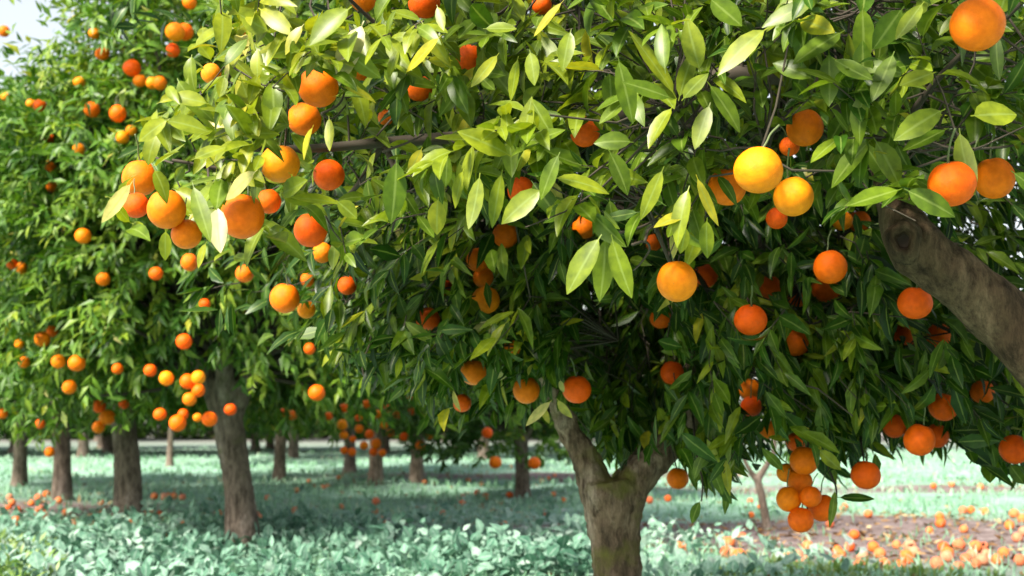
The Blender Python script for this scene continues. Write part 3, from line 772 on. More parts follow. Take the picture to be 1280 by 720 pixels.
# bare curled grey twigs in the gaps
def curl_twig(g, pp, d, r=.0028):
    g.add(*tube([pt(x, y, d + .02 * k) for k, (x, y) in enumerate(pp)], np.linspace(r, r * .5, len(pp)), 6, 5))
gt = Geo()
for pp in ([(770, 292), (800, 284), (822, 272), (832, 258)], [(790, 306), (806, 302), (812, 312), (800, 330), (792, 338)], [(806, 302), (812, 286), (832, 278), (850, 268)],
           [(402, 142), (424, 130), (432, 108), (428, 95)], [(402, 142), (416, 148), (436, 128)], [(478, 190), (510, 178), (530, 168)],
           [(456, 475), (453, 455), (462, 430), (464, 412)], [(480, 110), (500, 130), (530, 150)]):
    curl_twig(gt, pp, 2.3 if pp[0][1] < 340 else 3.3)
g.add(np.concatenate(gt.v), np.concatenate(gt.q))
br = obj('branches', g.mesh('branches', twig_mat, f_base), front)

px_, py_, _ = proj(fb)
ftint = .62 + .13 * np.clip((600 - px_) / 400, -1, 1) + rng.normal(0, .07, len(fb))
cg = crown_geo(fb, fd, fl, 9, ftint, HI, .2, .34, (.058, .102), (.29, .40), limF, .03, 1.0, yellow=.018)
# leaves that single out the front spray: (base, tip, width px, tint)
HERO = [((752, 293), (707, 364), 30, .70), ((757, 292), (756, 374), 26, .62), ((764, 293), (784, 372), 25, .66),
 ((1022, -2), (956, 30), 24, .66), ((1078, 5), (1082, 80), 26, .58), ((1155, 2), (1122, 47), 20, .72), ((1130, 8), (1092, 60), 30, .50), ((1056, 38), (994, 72), 27, .56),
 ((1018, 100), (968, 73), 24, .56), ((1036, 62), (1040, 132), 26, .56), ((1040, 72), (1086, 104), 24, .58), ((1118, 64), (1094, 124), 24, .58), ((1170, 90), (1130, 104), 26, .74),
 ((1182, 136), (1118, 168), 30, .66), ((1213, 145), (1266, 139), 36, .76), ((1082, 108), (1064, 178), 24, .60), ((1202, 14), (1174, 42), 14, .72),
 ((1199, 160), (1209, 243), 24, .74), ((1092, 172), (1033, 227), 27, .58), ((1092, 172), (1129, 229), 30, .64), ((1128, 236), (1060, 256), 26, .60), ((1130, 236), (1195, 266), 27, .52),
 ((1186, 160), (1132, 188), 26, .50), ((1052, 128), (1022, 112), 16, .5), ((1160, 218), (1192, 205), 22, .55), ((1248, 18), (1262, -12), 24, .68), ((1246, 40), (1243, 98), 16, .5),
 ((846, 124), (793, 36), 28, .78), ((832, 92), (822, 24), 20, .60), ((876, 92), (855, 24), 27, .74), ((961, 34), (892, 80), 28, .82), ((848, 126), (863, 62), 20, .72), ((852, 126), (880, 88), 18, .72),
 ((842, 124), (782, 100), 20, .56), ((842, 132), (806, 178), 22, .80), ((888, 128), (868, 184), 22, .74), ((884, 102), (930, 162), 27, .60), ((772, 70), (792, 152), 24, .58), ((886, -4), (925, 32), 30, .56),
 ((714, 36), (701, 84), 20, .70), ((765, -4), (762, 28), 16, .78), ((705, 0), (666, 42), 12, .92), ((662, 62), (671, 104), 18, .72), ((648, 70), (638, 124), 16, .74), ((640, 190), (630, 134), 17, .74), ((652, 186), (664, 122), 19, .76),
 ((648, 186), (704, 158), 22, .62), ((640, 196), (577, 160), 30, .80), ((700, 190), (672, 246), 20, .60), ((690, 222), (764, 228), 24, .82), ((680, 235), (624, 272), 28, .76), ((792, 178), (744, 172), 24, .6), ((830, 208), (802, 274), 20, .76),
 ((862, 232), (838, 300), 22, .76), ((870, 218), (893, 282), 12, .92), ((866, 262), (818, 284), 16, .90), ((858, 282), (852, 318), 14, .80), ((884, 272), (880, 322), 18, .72), ((760, 186), (790, 240), 24, .58),
 ((455, 26), (420, 100), 32, 1.0), ((552, 44), (508, 90), 20, .91), ((430, 62), (474, 98), 22, .70), ((426, 108), (472, 120), 15, .90), ((411, 145), (414, 186), 13, .84), ((392, 156), (376, 198), 16, .91),
 ((440, 8), (384, 48), 30, .70), ((348, 0), (320, 54), 20, .80), ((604, 36), (644, 34), 18, .70), ((624, 66), (592, 106), 15, .84), ((546, 6), (556, 38), 12, .82), ((498, 60), (486, 92), 13, .74), ((380, 30), (352, 62), 16, .90),
 ((272, 255), (270, 314), 24, 1.0), ((166, 226), (131, 280), 19, .97), ((207, 286), (206, 326), 15, .78), ((258, 302), (246, 334), 13, .84), ((240, 228), (262, 298), 20, .66), ((322, 212), (280, 246), 22, .97), ((268, 226), (252, 248), 20, .8),
 ((496, 196), (494, 278), 28, .52), ((548, 246), (543, 292), 22, .84), ((580, 210), (566, 258), 20, .80), ((600, 216), (592, 286), 20, .76), ((628, 212), (614, 284), 18, .74), ((528, 184), (512, 216), 14, .92), ((560, 190), (556, 234), 18, .60),
 ((338, 40), (300, 20), 24, .80), ((300, 96), (328, 168), 30, .80), ((330, 90), (356, 30), 16, .82), ((282, 118), (320, 152), 26, .84), ((262, 130), (214, 118), 20, .80), ((212, 148), (170, 176), 22, .82), ((205, 150), (260, 158), 22, .76),
 ((240, 60), (286, 30), 22, .80), ((322, 100), (320, 60), 18, .82), ((410, 40), (376, 92), 18, .80), ((300, 170), (350, 160), 22, .74), ((240, 200), (280, 180), 20, .80), ((420, 250), (446, 272), 22, .74), ((310, 130), (290, 160), 14, .92)]
hb, hd, hn, hl, hw, ht = [], [], [], [], [], []
for (bx, by), (tx, ty), w, tn in HERO:
    d0 = 2.12 + random.uniform(-.05, .1)
    A = pt(bx, by, d0); B = pt(tx, ty, d0 + random.uniform(-.035, .03))
    hb.append(A); hd.append(B - A); hl.append(np.linalg.norm(B - A) * 1.04); hw.append(w * d0 / F_PX * 1.08); ht.append(tn)
    hn.append(np.array([-.22, -.85, .42]) + rng.normal(0, .22, 3))
hb, hd, hn = np.array(hb), unit(np.array(hd)), unit(np.array(hn))
leaf_geo(cg, hb, hd, hn, np.array(hl), np.array(hw), rng.normal(.10, .08, len(hb)), rng.uniform(.08, .3, len(hb)), np.array(ht), HI)
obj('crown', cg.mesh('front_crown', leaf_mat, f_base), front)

# ------------------------------------------------------------------ middle tree: forked trunk, shaded hanging leaves
mx, my = pt(772, 860, 3.92)[0], 3.92
m_base = np.array([mx, my, gz(mx, my)])
middle = empty('orange_tree', m_base)
tag(middle, 'middle orange tree with a mossy forked trunk and dark shaded hanging leaves', 'tree', 'orange trees of the orchard')
MD = 3.92
def PX(lst): return [pt(x, y, MD + o) for x, y, o, r in lst], [r for *_, r in lst]
stem_ = [(776, 900, 0, .16), (774, 830, 0, .105), (772, 760, 0, .080), (771, 705, 0, .074), (767, 660, 0, .078), (763, 625, 0, .086), (760, 600, 0, .088)]
left_ = [(752, 640, 0, .055), (742, 600, 0, .054), (727, 566, -.01, .041), (709, 532, -.03, .034), (692, 490, -.05, .029), (664, 430, -.05, .028), (620, 360, .0, .02)]
right_ = [(776, 640, 0, .062), (788, 612, 0, .058), (806, 588, .0, .053), (834, 560, .03, .045), (866, 518, .06, .038), (905, 440, .1, .034), (960, 350, .15, .022)]
back_ = [(768, 630, .05, .05), (800, 575, .22, .042), (850, 490, .4, .035), (850, 400, .45, .026), (830, 280, .45, .018)]
geos = [tube(*PX(l), 18, 6, wob=.035) for l in (stem_, left_, right_, back_)]
welded('trunk', geos, bark_mat, middle, m_base, .008, 5, .009)

LOWM = [(380, 430), (430, 470), (470, 492), (540, 520), (570, 520), (620, 510), (660, 515), (690, 510), (715, 520), (740, 560), (775, 590), (820, 560), (845, 560), (868, 600),
        (905, 632), (940, 580), (958, 575), (985, 560), (1035, 600), (1050, 585), (1075, 570), (1110, 560), (1150, 568), (1200, 572), (1235, 600), (1265, 610), (1290, 600), (1500, 560)]
mlx, mly = zip(*LOWM)
limM0 = tree_limits(LOWM, None, 20)
stem_line = np.array([(760, 640), (742, 600), (727, 566), (709, 535)], float)
def limM(B, M, T):
    ok = limM0(B, M, T)
    for P in (M, T):
        x, y, d = proj(P)
        # dark hollow in the middle of the crown, open to the front
        ok &= ~((((x - 775) / 62) ** 2 + ((y - 470) / 95) ** 2 < 1) & (d < 3.85))
        for sx, sy in stem_line:
            ok &= ~((np.hypot(x - sx, y - sy) < 24) & (d < 3.94))
        # keep the bough of the front tree free
        by = np.interp(x, [1100, 1150, 1200, 1240, 1300], [250, 312, 352, 385, 445])
        ok &= ~((x > 1090) & (np.abs(y - by) < 55) & (d < 2.75))
    return ok

def crown_sites(c, rad, n_cl, per, cl_r, zmin=-.9, seed=0):
    """Twig bases gathered in clumps over an ellipsoid crown."""
    cs, out, tint = [], [], []
    while len(cs) < n_cl:
        v = unit(rng.normal(0, 1, 3))
        if v[2] < zmin: continue
        cs.append(np.asarray(c) + v * np.asarray(rad) * rng.uniform(.48, .94))
    cs = np.array(cs)
    b, tn, own = [], [], []
    for k, cc in enumerate(cs):
        p = cc + rng.normal(0, 1, (per, 3)) * cl_r * np.array([.55, .55, .48])
        b.append(p); tn.append(np.full(per, rng.normal(0, .10))); own.append(np.full(per, k))
    return np.concatenate(b), np.concatenate(tn), cs, np.concatenate(own)

mc = np.array([.50, 4.05, 1.62])
mb, mt, mcs, mown = crown_sites(mc, (1.30, 1.15, 1.05), 62, 34, .34, -.8)
# hanging fringe all along the lower edge
xx = np.concatenate([rng.uniform(430, 720, 360), rng.uniform(840, 1330, 330)])
yy = np.interp(xx, mlx, mly) - rng.uniform(20, 250, len(xx)) ** 1.0
fr = pts(xx, yy, rng.uniform(3.2, 4.5, len(xx)))
fk = pts(rng.uniform(735, 835, 90), rng.uniform(440, 575, 90), rng.uniform(3.98, 4.5, 90))
bk = pts(rng.uniform(420, 1460, 1750), rng.uniform(-120, 540, 1750), rng.uniform(4.1, 5.0, 1750))
fl_ = pts(rng.uniform(800, 900, 46), rng.uniform(430, 545, 46), rng.uniform(3.55, 3.85, 46))
bh = pts(rng.uniform(680, 870, 170), rng.uniform(330, 560, 170), rng.uniform(4.3, 5.1, 170))
fr = np.vstack([fr, fk, bk, fl_, bh])
mb = np.vstack([mb, fr]); mt = np.r_[mt, rng.normal(0, .06, len(fr))]
x, y, d = proj(mb)
ok = (mb[:, 2] > .55) & (y < np.interp(x, mlx, mly) - 8) & (mb[:, 1] > 2.95)
mb, mt = mb[ok], mt[ok]
md = unit(unit(mb - (mc - [0, 0, .35])) * .75 + np.array([0, 0, -.30]) + rng.normal(0, .3, mb.shape))
ml = rng.uniform(.10, .22, len(mb))
gm = crown_geo(mb, md, ml, 9, .28 + mt + .24 * (rng.random(len(mb)) < .25), MID, .30, .62, (.07, .112), (.25, .38), limM, .02, 1.08, upn=.7, yellow=.006, spread_t=.15)  # shade and stray glints of this crown put into the leaf tint
# pale and white leaves that hang on the left of the crown
hb, hd, hn, hl, hw, ht = [], [], [], [], [], []
for (bx, by), (tx, ty), w, tn in [((556, 444), (562, 468), 20, 1.0), ((568, 470), (540, 490), 14, 1.0), ((566, 486), (570, 514), 8, .96), ((612, 398), (574, 435), 16, 1.0), ((622, 392), (610, 420), 8, 1.0), ((646, 458), (610, 478), 10, 1.0),
                                  ((690, 420), (700, 448), 9, .97), ((700, 474), (704, 492), 8, .97), ((690, 500), (656, 532), 12, .97), ((696, 498), (714, 526), 12, .95), ((676, 505), (686, 530), 9, .94), ((660, 470), (664, 455), 9, .95),
                                  ((1044, 410), (1052, 436), 9, .92), ((1012, 395), (1050, 436), 12, .86), ((1092, 400), (1070, 424), 15, .80), ((1022, 560), (1050, 590), 16, .80), ((1002, 530), (1030, 562), 10, .90),
                                  ((890, 585), (905, 620), 13, .55), ((880, 565), (862, 600), 14, .5), ((876, 625), (860, 655), 13, .45), ((1046, 622), (1095, 622), 12, .35), ((1044, 610), (1040, 660), 10, .6), ((1242, 570), (1236, 604), 26, .5),
                                  ((1262, 580), (1280, 606), 18, .5), ((900, 600), (912, 632), 16, .40), ((862, 345), (850, 330), 12, .8), ((980, 590), (955, 560), 14, .6), ((985, 550), (962, 545), 10, .7)]:
    d0 = 3.3 + random.uniform(-.05, .1)
    A = pt(bx, by, d0); B = pt(tx, ty, d0 + random.uniform(-.03, .03))
    hb.append(A); hd.append(B - A); hl.append(np.linalg.norm(B - A)); hw.append(w * d0 / F_PX); ht.append(tn); hn.append(np.array([-.3, -.8, .4]) + rng.normal(0, .25, 3))
leaf_geo(gm, np.array(hb), unit(np.array(hd)), unit(np.array(hn)), np.array(hl), np.array(hw), rng.normal(.1, .08, len(hb)), rng.uniform(.1, .3, len(hb)), np.array(ht), HI)
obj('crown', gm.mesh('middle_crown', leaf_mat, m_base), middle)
g = Geo()
lims = [pt(x, y, MD + o) for x, y, o, r in left_[-3:] + right_[-3:] + back_[-3:]]
for c in mcs:
    hx, hy, hd_ = proj(c)
    if 640 < hx < 860 and 330 < hy < 570: continue
    s = min(lims, key=lambda p: np.linalg.norm(p - c))
    kx, ky, _k = proj(np.linspace(s, c, 8) + [0, 0, .04])
    if np.any((kx > 690) & (kx < 860) & (ky > 350) & (ky < 560) & (_k < 4.2)): continue
    g.add(*tube([s, (s + c) / 2 + [0, 0, .06], c], [.014, .010, .005], 6, 4))
sel = rng.random(len(mb)) < .45
nb = mcs[np.argmin(np.linalg.norm(mb[:, None] - mcs[None], axis=2), axis=1)]
dist = np.linalg.norm(mb - nb, axis=1)
px_, py_, dd = proj((mb + nb) / 2)
sel &= (dist < .45) & (py_ < np.interp(px_, mlx, mly))
sel &= limM(mb, (mb + nb) / 2, mb) & clear_of_oranges(nb, (mb + nb) / 2, mb, .02, 1.1)
g.add(*sticks(nb[sel], mb[sel], .0032, .0022, .06))
mtip = mb + md * ml[:, None] - np.c_[0 * ml, 0 * ml, .35 * ml]
sel = limM(mb, (mb + mtip) / 2, mtip + [0, 0, -.06]) & clear_of_oranges(mb, (mb + mtip) / 2, mtip, .02, 1.1)
g.add(*sticks(mb[sel], mtip[sel], .0022, .0011))
for tw in ([(1020, 470, 3.75), (1014, 530, 3.68), (1008, 570, 3.63), (1006, 610, 3.60), (1010, 640, 3.58)], [(1012, 545, 3.66), (1030, 575, 3.5), (1044, 606, 3.36), (1046, 622, 3.32)],
           [(1070, 500, 3.7), (1076, 550, 3.55), (1080, 578, 3.47)], [(866, 520, 3.7), (872, 575, 3.5), (878, 600, 3.4), (877, 626, 3.32)], [(1008, 590, 3.62), (990, 606, 3.6)], [(1008, 605, 3.61), (1024, 620, 3.6)],
           [(836, 540, 3.9), (842, 570, 3.86), (846, 586, 3.82)]):
    g.add(*tube([pt(*p) for p in tw], np.linspace(.0042, .002, len(tw)), 6, 4))
obj('branches', g.mesh('middle_branches', twig_mat, m_base), middle)

# ------------------------------------------------------------------ orchard rows behind
def row_tree(base, lean, trunk_r, fork_z, crown_c, crown_r, n_cl, per, cl_r, prof, tint, label, limit, Lr, seed_oranges=True, vox=.018):
    b = np.array([base[0], base[1], gz(*base)])
    t = empty('orange_tree', b)
    tag(t, label, 'tree', 'orange trees of the orchard')
    top = b + np.array([lean[0], lean[1], fork_z])
    mid_ = b + (top - b) * .5 + np.array([.02, 0, 0])
    geos = [tube([b - [0, 0, .12], b + [0, 0, .06], mid_, top], [trunk_r * 1.6, trunk_r * 1.15, trunk_r * .92, trunk_r * .95], 14, 5, wob=.05)]
    cc = b + np.asarray(crown_c)
    for k in range(4):
        a = k * 1.57 + rng.uniform(-.4, .4)
        e = cc + np.array([math.cos(a), math.sin(a), rng.uniform(0, .5)]) * np.asarray(crown_r) * .55
        geos.append(tube([top - [0, 0, .08], top + (e - top) * .35 + [0, 0, .08], e], [trunk_r * .7, trunk_r * .5, trunk_r * .2], 10, 5))
    welded('trunk', geos, far_bark_mat, t, b, vox, 4, .006)
    sb, st, cs, own = crown_sites(cc, crown_r, n_cl, per, cl_r, -.85)
    sb[:, 2] = np.maximum(sb[:, 2], b[2] + fork_z - .22 + rng.uniform(0, .15, len(sb)))
    sd = unit(unit(sb - (cc - [0, 0, .4])) + np.array([0, 0, -.1]) + rng.normal(0, .35, sb.shape))
    sl = rng.uniform(.14, .28, len(sb))
    cg = crown_geo(sb, sd, sl, 10, tint + st, prof, .3, .5, Lr, (.30, .42), limit, .05, .95, yellow=.012)
    obj('crown', cg.mesh('row_crown', far_leaf_mat, b), t)
    g = Geo()
    for c in cs:
        g.add(*tube([top + (cc - top) * .2, (top + c) / 2 + [0, 0, .1], c], [.02, .014, .006], 5, 3, cap=False))
    obj('branches', g.mesh('row_branches', twig_mat, b), t)
    return t

LOWA = [(-200, 560), (0, 560), (60, 556), (120, 545), (200, 540), (250, 538), (300, 540), (330, 545), (420, 540), (520, 540), (700, 540)]
limA0 = tree_limits(LOWA, None, 6)
def limA(B, M, T):
    # both crowns thin out towards the open sky at the upper left
    x, y, d = proj(M)
    open_ = np.exp(-((x / 90) ** 2 + ((y - 25) / 80) ** 2) ** 1.5)
    return limA0(B, M, T) & (rng.random(len(B)) > .93 * open_)
ax_, ay_ = on_ground(303, 690)
treeA = row_tree((ax_, ay_), (-.12, .02), .10, .86, (-.05, .1, 2.35), (1.80, 1.55, 1.85), 190, 36, .40, LO, .58,
                 'leaning orange tree with a bare rough trunk rising from pale leafy weeds, left of centre', limA, (.075, .115))
bx_, by_ = on_ground(160, 652)
treeB = row_tree((bx_, by_), (-.10, .05), .112, .95, (.0, .1, 2.25), (1.95, 1.5, 1.62), 160, 34, .42, LO, .58,
                 'orange tree with a fluted dark trunk, second in the row left of the leaning one', limA, (.08, .12))
cx_, cy_ = on_ground(77, 625)
treeC = row_tree((cx_, cy_), (-.06, .0), .095, 1.0, (-.15, .1, 1.95), (1.6, 1.5, 1.35), 70, 30, .44, LO, .50,
                 'orange tree with a straight dark trunk, third in the row on the left', None, (.09, .14), vox=.03)

def copy_tree(src, x, y, rz, sc, label, group='orange trees of the orchard'):
    r = src.copy(); COL.objects.link(r)
    r.location = (x, y, float(gz(x, y)) if y < 28 else 0.0); r.rotation_euler = (0, 0, rz); r.scale = sc
    r['label'] = label; r['group'] = group
    for ch in list(src.children):
        c = ch.copy(); COL.objects.link(c); c.parent = r
    return r

for px0, py0, rz, s, lab in [
    (24, 608, 2.0, 1.0, 'orange tree with a grey trunk at the left edge, fourth in the receding row'),
    (470, 609, .7, .95, 'far orange tree with a thick dark trunk in the middle of the gap'),
    (349, 601, 3.4, .92, 'far orange tree with a thin black trunk right of the leaning tree'),
    (521, 603, 4.4, .95, 'far orange tree with a greyish trunk right of the thick dark one'),
    (437, 592, 5.3, 1.0, 'far orange tree with a pale trunk behind the thick dark one'),
    (653, 622, 1.3, .80, 'low far orange tree with a short dark trunk just left of the forked tree')]:
    x, y = on_ground(px0, py0)
    copy_tree(treeC, x, y, rz, (s, s, s) if s > .85 else (.85, .85, .6), lab)
x, y = on_ground(212, 583)
copy_tree(treeC, x, y, 2.8, (.6, .6, 1.05), 'far slender orange tree with a thin black trunk between the two left trunks')
k = 0
for ry, xs in ((30, (-17, -14.4, -11.6, -8.9, -6.3, -3.4, -.9, 1.7)), (26, (-13, -9.2, -4.6, -1.0, 3.4)), (33, (-16, -11, -6.4, -1.8, 2.6, 8.2)), (44, (-22, -14, -8, -2, 5, 11, 17))):
    for x0 in xs:
        copy_tree(treeC, x0 + rng.uniform(-.5, .5), ry + rng.uniform(-.8, .8), rng.uniform(0, 6), (1.25, 1.25, .62) if ry == 30 else (1.15, 1.15, 1.1), 'tiny blurred orange tree in the farthest rows of the orchard')
        k += 1

for x0 in np.arange(-23, 7, 2.3):
    o = copy_tree(treeC, x0 + rng.uniform(-.5, .5), 48 + rng.uniform(-1.5, 1.5), rng.uniform(0, 6), (1.25, 1.25, rng.uniform(.7, .95)), 'low dark shrubby tree closing off the far end of the orchard')
    o.location.z = -.95                                             # branches down to the ground, trunk out of sight

# thin bare sapling under the middle crown
sx, sy = on_ground(958, 664)
sap_b = np.array([sx, sy, gz(sx, sy)])
sap = empty('sapling', sap_b)
tag(sap, 'thin bare forked sapling standing in the grass under the middle tree', 'sapling')
def sp(x, y, o=0): return pt(x, y, sy + o)
welded('trunk', [tube([sap_b - [0, 0, .05], sp(958, 655), sp(952, 620), sp(948, 600), sp(958, 582), sp(968, 560), sp(965, 520)], [.04, .034, .03, .028, .023, .018, .01], 10, 5),
                 tube([sp(948, 604), sp(940, 592), sp(930, 570), sp(935, 530)], [.024, .021, .016, .008], 8, 5)], far_bark_mat, sap, sap_b, .009, 2, 0)
n = 26
sb = sp(955, 540) + rng.normal(0, 1, (n, 3)) * np.array([.22, .2, .18])
sb[:, 2] = np.maximum(sb[:, 2], .62)
cg = crown_geo(sb, unit(rng.normal(0, .5, (n, 3)) + [0, 0, .3]), rng.uniform(.1, .2, n), 7, np.full(n, .45), LO, Lr=(.07, .1))
obj('crown', cg.mesh('sapling_crown', far_leaf_mat, sap_b), sap)

# ------------------------------------------------------------------ ground plants
mint_mat = leaf_material('mint_weed', [(0.0, (.06, .16, .11)), (0.4, (.14, .28, .21)), (0.7, (.27, .41, .35)), (0.9, (.33, .44, .40)), (1.0, (.40, .47, .46))], (.38, .48, .42), .18, (1.2, 1.4, 1.2), .6, .15)
grass_mat = leaf_material('meadow_grass', [(0.0, (.07, .19, .10)), (0.5, (.21, .40, .27)), (0.8, (.31, .49, .38)), (1.0, (.42, .44, .33))], (.3, .5, .3), .25, (1.2, 1.4, 1.1), .55)
lime_mat = leaf_material('lime_weed', [(0.0, (.05, .13, .02)), (0.5, (.13, .23, .04)), (1.0, (.25, .32, .10))], (.4, .5, .2), .25, (1.3, 1.5, 1.0), .5)

def clumps(x, y, n, h, Lr, wr, up, tint, prof):
    """Low rosettes of broad leaves."""
    T = len(x)
    b = np.stack([x, y, gz(x, y)], -1)
    az = rng.uniform(0, 6.28, (T, n))
    el = rng.uniform(up[0], up[1], (T, n))
    D = np.stack([np.cos(az) * np.cos(el), np.sin(az) * np.cos(el), np.sin(el)], -1)
    hh = h[:, None] * rng.uniform(.25, 1, (T, n))
    P = b[:, None] + D * .03 + np.stack([np.cos(az) * .05, np.sin(az) * .05, hh], -1)
    L = rng.uniform(*Lr, (T, n)); W = L * rng.uniform(*wr, (T, n))
    N = np.array([0, -.2, 1.0]) + rng.normal(0, .35, D.shape)
    f = lambda a: a.reshape(-1, 3)
    tn = np.clip(np.repeat(tint, n) + rng.normal(0, .14, T * n), 0, 1)
    g = Geo()
    leaf_geo(g, f(P), unit(f(D)), unit(f(N)), L.ravel(), W.ravel(), rng.normal(.25, .2, T * n), rng.uniform(.05, .3, T * n), tn, prof)
    return g

def scatter(n, xlo, xhi, ylo, yhi):
    """Even in the view: nearer ground gets more per square metre."""
    y = HORIZON + F_PX * CAM_H / np.exp(rng.uniform(math.log(ylo), math.log(yhi), n))
    d = F_PX * CAM_H / (y - HORIZON)
    x = rng.uniform(xlo, xhi, n) * d / F_PX
    return x, d

xs, ys = scatter(5200, -720, 420, 6.3, 11.5)
dens = np.where(xs * F_PX / ys < 110, 1.0, .30) * np.clip((10.4 - ys) / 2.2, .06, 1) * np.clip(1.05 - 1.4 * soil_here(xs, ys), .02, 1)
kp = (rng.random(len(xs)) < dens) & (np.sin(xs * 2.1 + 1) * np.cos(ys * 1.7 + .4) + rng.normal(0, .5, len(xs)) > -.35)
xs, ys = xs[kp], ys[kp]
tn = .47 + .18 * np.sin(xs * 1.1 + ys * .8) + rng.normal(0, .17, len(xs))
gw = clumps(xs, ys, 7, rng.uniform(.03, .15, len(xs)) * (1 + .5 * np.sin(xs * 4 + ys * 3)), (.025, .095), (.4, .9), (-.1, 1.3), tn, MID)
tag(obj('leafy_weeds', gw.mesh('leafy_weeds', mint_mat)), 'pale mint green broad leaved weeds covering the orchard floor', 'weeds', kind='stuff')

xs, ys = scatter(32000, -760, 760, 6.2, 34)
kp = rng.random(len(xs)) < np.clip(1.02 - 1.2 * soil_here(xs, ys), .12, 1)
xs, ys = xs[kp], ys[kp]
n = len(xs)
b = np.stack([xs, ys, gz(xs, ys)], -1)
D = unit(np.stack([rng.normal(0, .35, n), rng.normal(0, .35, n), np.ones(n)], -1))
g = Geo()
Lg = rng.uniform(.03, .11, n)
leaf_geo(g, b, D, unit(rng.normal(0, 1, (n, 3)) + [0, -.6, .2]), Lg, Lg * rng.uniform(.09, .2, n) * np.clip(ys / 9, 1, 2.6), rng.normal(.3, .2, n), rng.uniform(0, .2, n),
         np.clip(.55 + .2 * np.sin(xs * .9 + 2) * np.cos(ys * .6) + rng.normal(0, .15, n), 0, 1), LO)
tag(obj('grass', g.mesh('grass', grass_mat)), 'thin pale green grass growing between the tree rows', 'grass', kind='stuff')

xs, ys = scatter(420, -700, -520, 6.2, 7.6)
kp = (xs * F_PX / ys < -610 + rng.normal(0, 22, len(xs))); xs, ys = xs[kp], ys[kp]
xs2, ys2 = scatter(60, 240, 660, 6.2, 6.9)
xs, ys = np.r_[xs, xs2], np.r_[ys, ys2]
gl = clumps(xs, ys, 8, np.where(xs < 0, 1, .2) * rng.uniform(.03, .13, len(xs)), (.03, .07), (.28, .5), (.5, 1.4), np.full(len(xs), .55), LO)
tag(obj('lime_weeds', gl.mesh('lime_weeds', lime_mat)), 'tufts of lime green weeds along the nearest edge of the floor', 'weeds', kind='stuff')

# dry leaves dropped on the floor
litter_mat = leaf_material('dry_leaf', [(0.0, (.10, .055, .03)), (0.5, (.24, .13, .06)), (0.8, (.38, .24, .12)), (1.0, (.46, .38, .24))], (.3, .2, .1), .15, (1.2, 1.0, .8), .7, .1)
xs, ys = scatter(9000, -760, 760, 6.2, 20)
kp = rng.random(len(xs)) < .16 + .84 * soil_here(xs, ys); xs, ys = xs[kp], ys[kp]
n = len(xs)
a = rng.uniform(0, 6.28, n)
g = Geo()
leaf_geo(g, np.stack([xs, ys, gz(xs, ys) + rng.uniform(.004, .03, n)], -1), np.stack([np.cos(a), np.sin(a), rng.normal(0, .15, n)], -1), unit(rng.normal(0, .3, (n, 3)) + [0, 0, 1]),
         rng.uniform(.04, .09, n), rng.uniform(.018, .04, n), rng.normal(0, .3, n), rng.uniform(0, .6, n), rng.random(n), MID)
tag(obj('leaf_litter', g.mesh('leaf_litter', litter_mat)), 'dry brown fallen leaves lying on the bare soil', 'leaf litter', kind='stuff')

# ------------------------------------------------------------------ build the oranges
def orange_mesh(name, mat, seg, rings, seed):
    r = np.random.default_rng(seed)
    ph = r.uniform(0, 6.28, 4)
    th = np.linspace(0, np.pi, rings + 1)
    a = np.linspace(0, 2 * np.pi, seg, endpoint=False)
    th = np.clip(th, .02, np.pi - .02)
    TH, A = np.meshgrid(th, a, indexing='ij')
    rad = 1 + .018 * np.sin(2 * A + ph[0]) * np.sin(TH) + .012 * np.sin(3 * A + ph[1]) * np.sin(TH) ** 2
    rad = rad - .10 * np.exp(-(TH / .20) ** 2) + .03 * np.exp(-((TH - .5) / .3) ** 2) - .035 * np.exp(-((np.pi - TH) / .12) ** 2)
    v = np.stack([rad * np.sin(TH) * np.cos(A), rad * np.sin(TH) * np.sin(A), .955 * rad * np.cos(TH)], -1).reshape(-1, 3)
    i = np.arange(rings)[:, None] * seg; j = np.arange(seg)[None]; j2 = (j + 1) % seg
    q = np.stack([i + j, i + seg + j, i + seg + j2, i + j2], -1).reshape(-1, 4)
    return make_mesh(name, v, q, mat)

def stalk_mesh():
    g = Geo()
    g.add(*tube([(0, 0, .84), (.02, .01, 1.0), (.14, .04, 1.35), (.26, .16, 1.8), (.55, .3, 2.3)], [.07, .055, .044, .044, .05], 8, 4))
    a = np.linspace(0, 2 * np.pi, 10, endpoint=False)
    r = np.where(np.arange(10) % 2, .10, .21)
    top = np.stack([r * np.cos(a), r * np.sin(a), np.full(10, .90) - .1 * r], -1)
    inn = np.stack([.05 * np.cos(a), .05 * np.sin(a), np.full(10, .925)], -1)
    j = np.arange(10); j2 = (j + 1) % 10
    g.add(np.vstack([top, inn]), np.stack([j, j2, 10 + j2, 10 + j], -1))
    return g.mesh('orange_stalk', stalk_mat)

MATS = {'o': orange_mat, 'r': red_shade_orange_mat, 'g': gold_orange_mat}
NEAR = {c: [orange_mesh('orange', MATS[c], 36, 22, s) for s in range(3)] for c in MATS}
FAR = {c: orange_mesh('orange_far', MATS[c], 18, 10, 5) for c in MATS}
stalk = stalk_mesh()
for idx, (grp, p, r, colr, lab, x, y, dia) in enumerate(oranges):
    close = dia >= 22
    me = NEAR[colr][idx % 3] if close else FAR[colr]
    o = bpy.data.objects.new('orange', me); COL.objects.link(o)
    o.location = [float(c) for c in p]; o.scale = [float(r) * random.uniform(.96, 1.03), float(r) * random.uniform(.96, 1.03), float(r) * random.uniform(.97, 1.06)]
    o.rotation_euler = (random.uniform(-.3, .3), random.uniform(-.3, .3), random.uniform(0, 6.28))
    tag(o, lab, 'orange', grp)
    if close:
        s = bpy.data.objects.new('stalk', stalk); COL.objects.link(s); s.parent = o

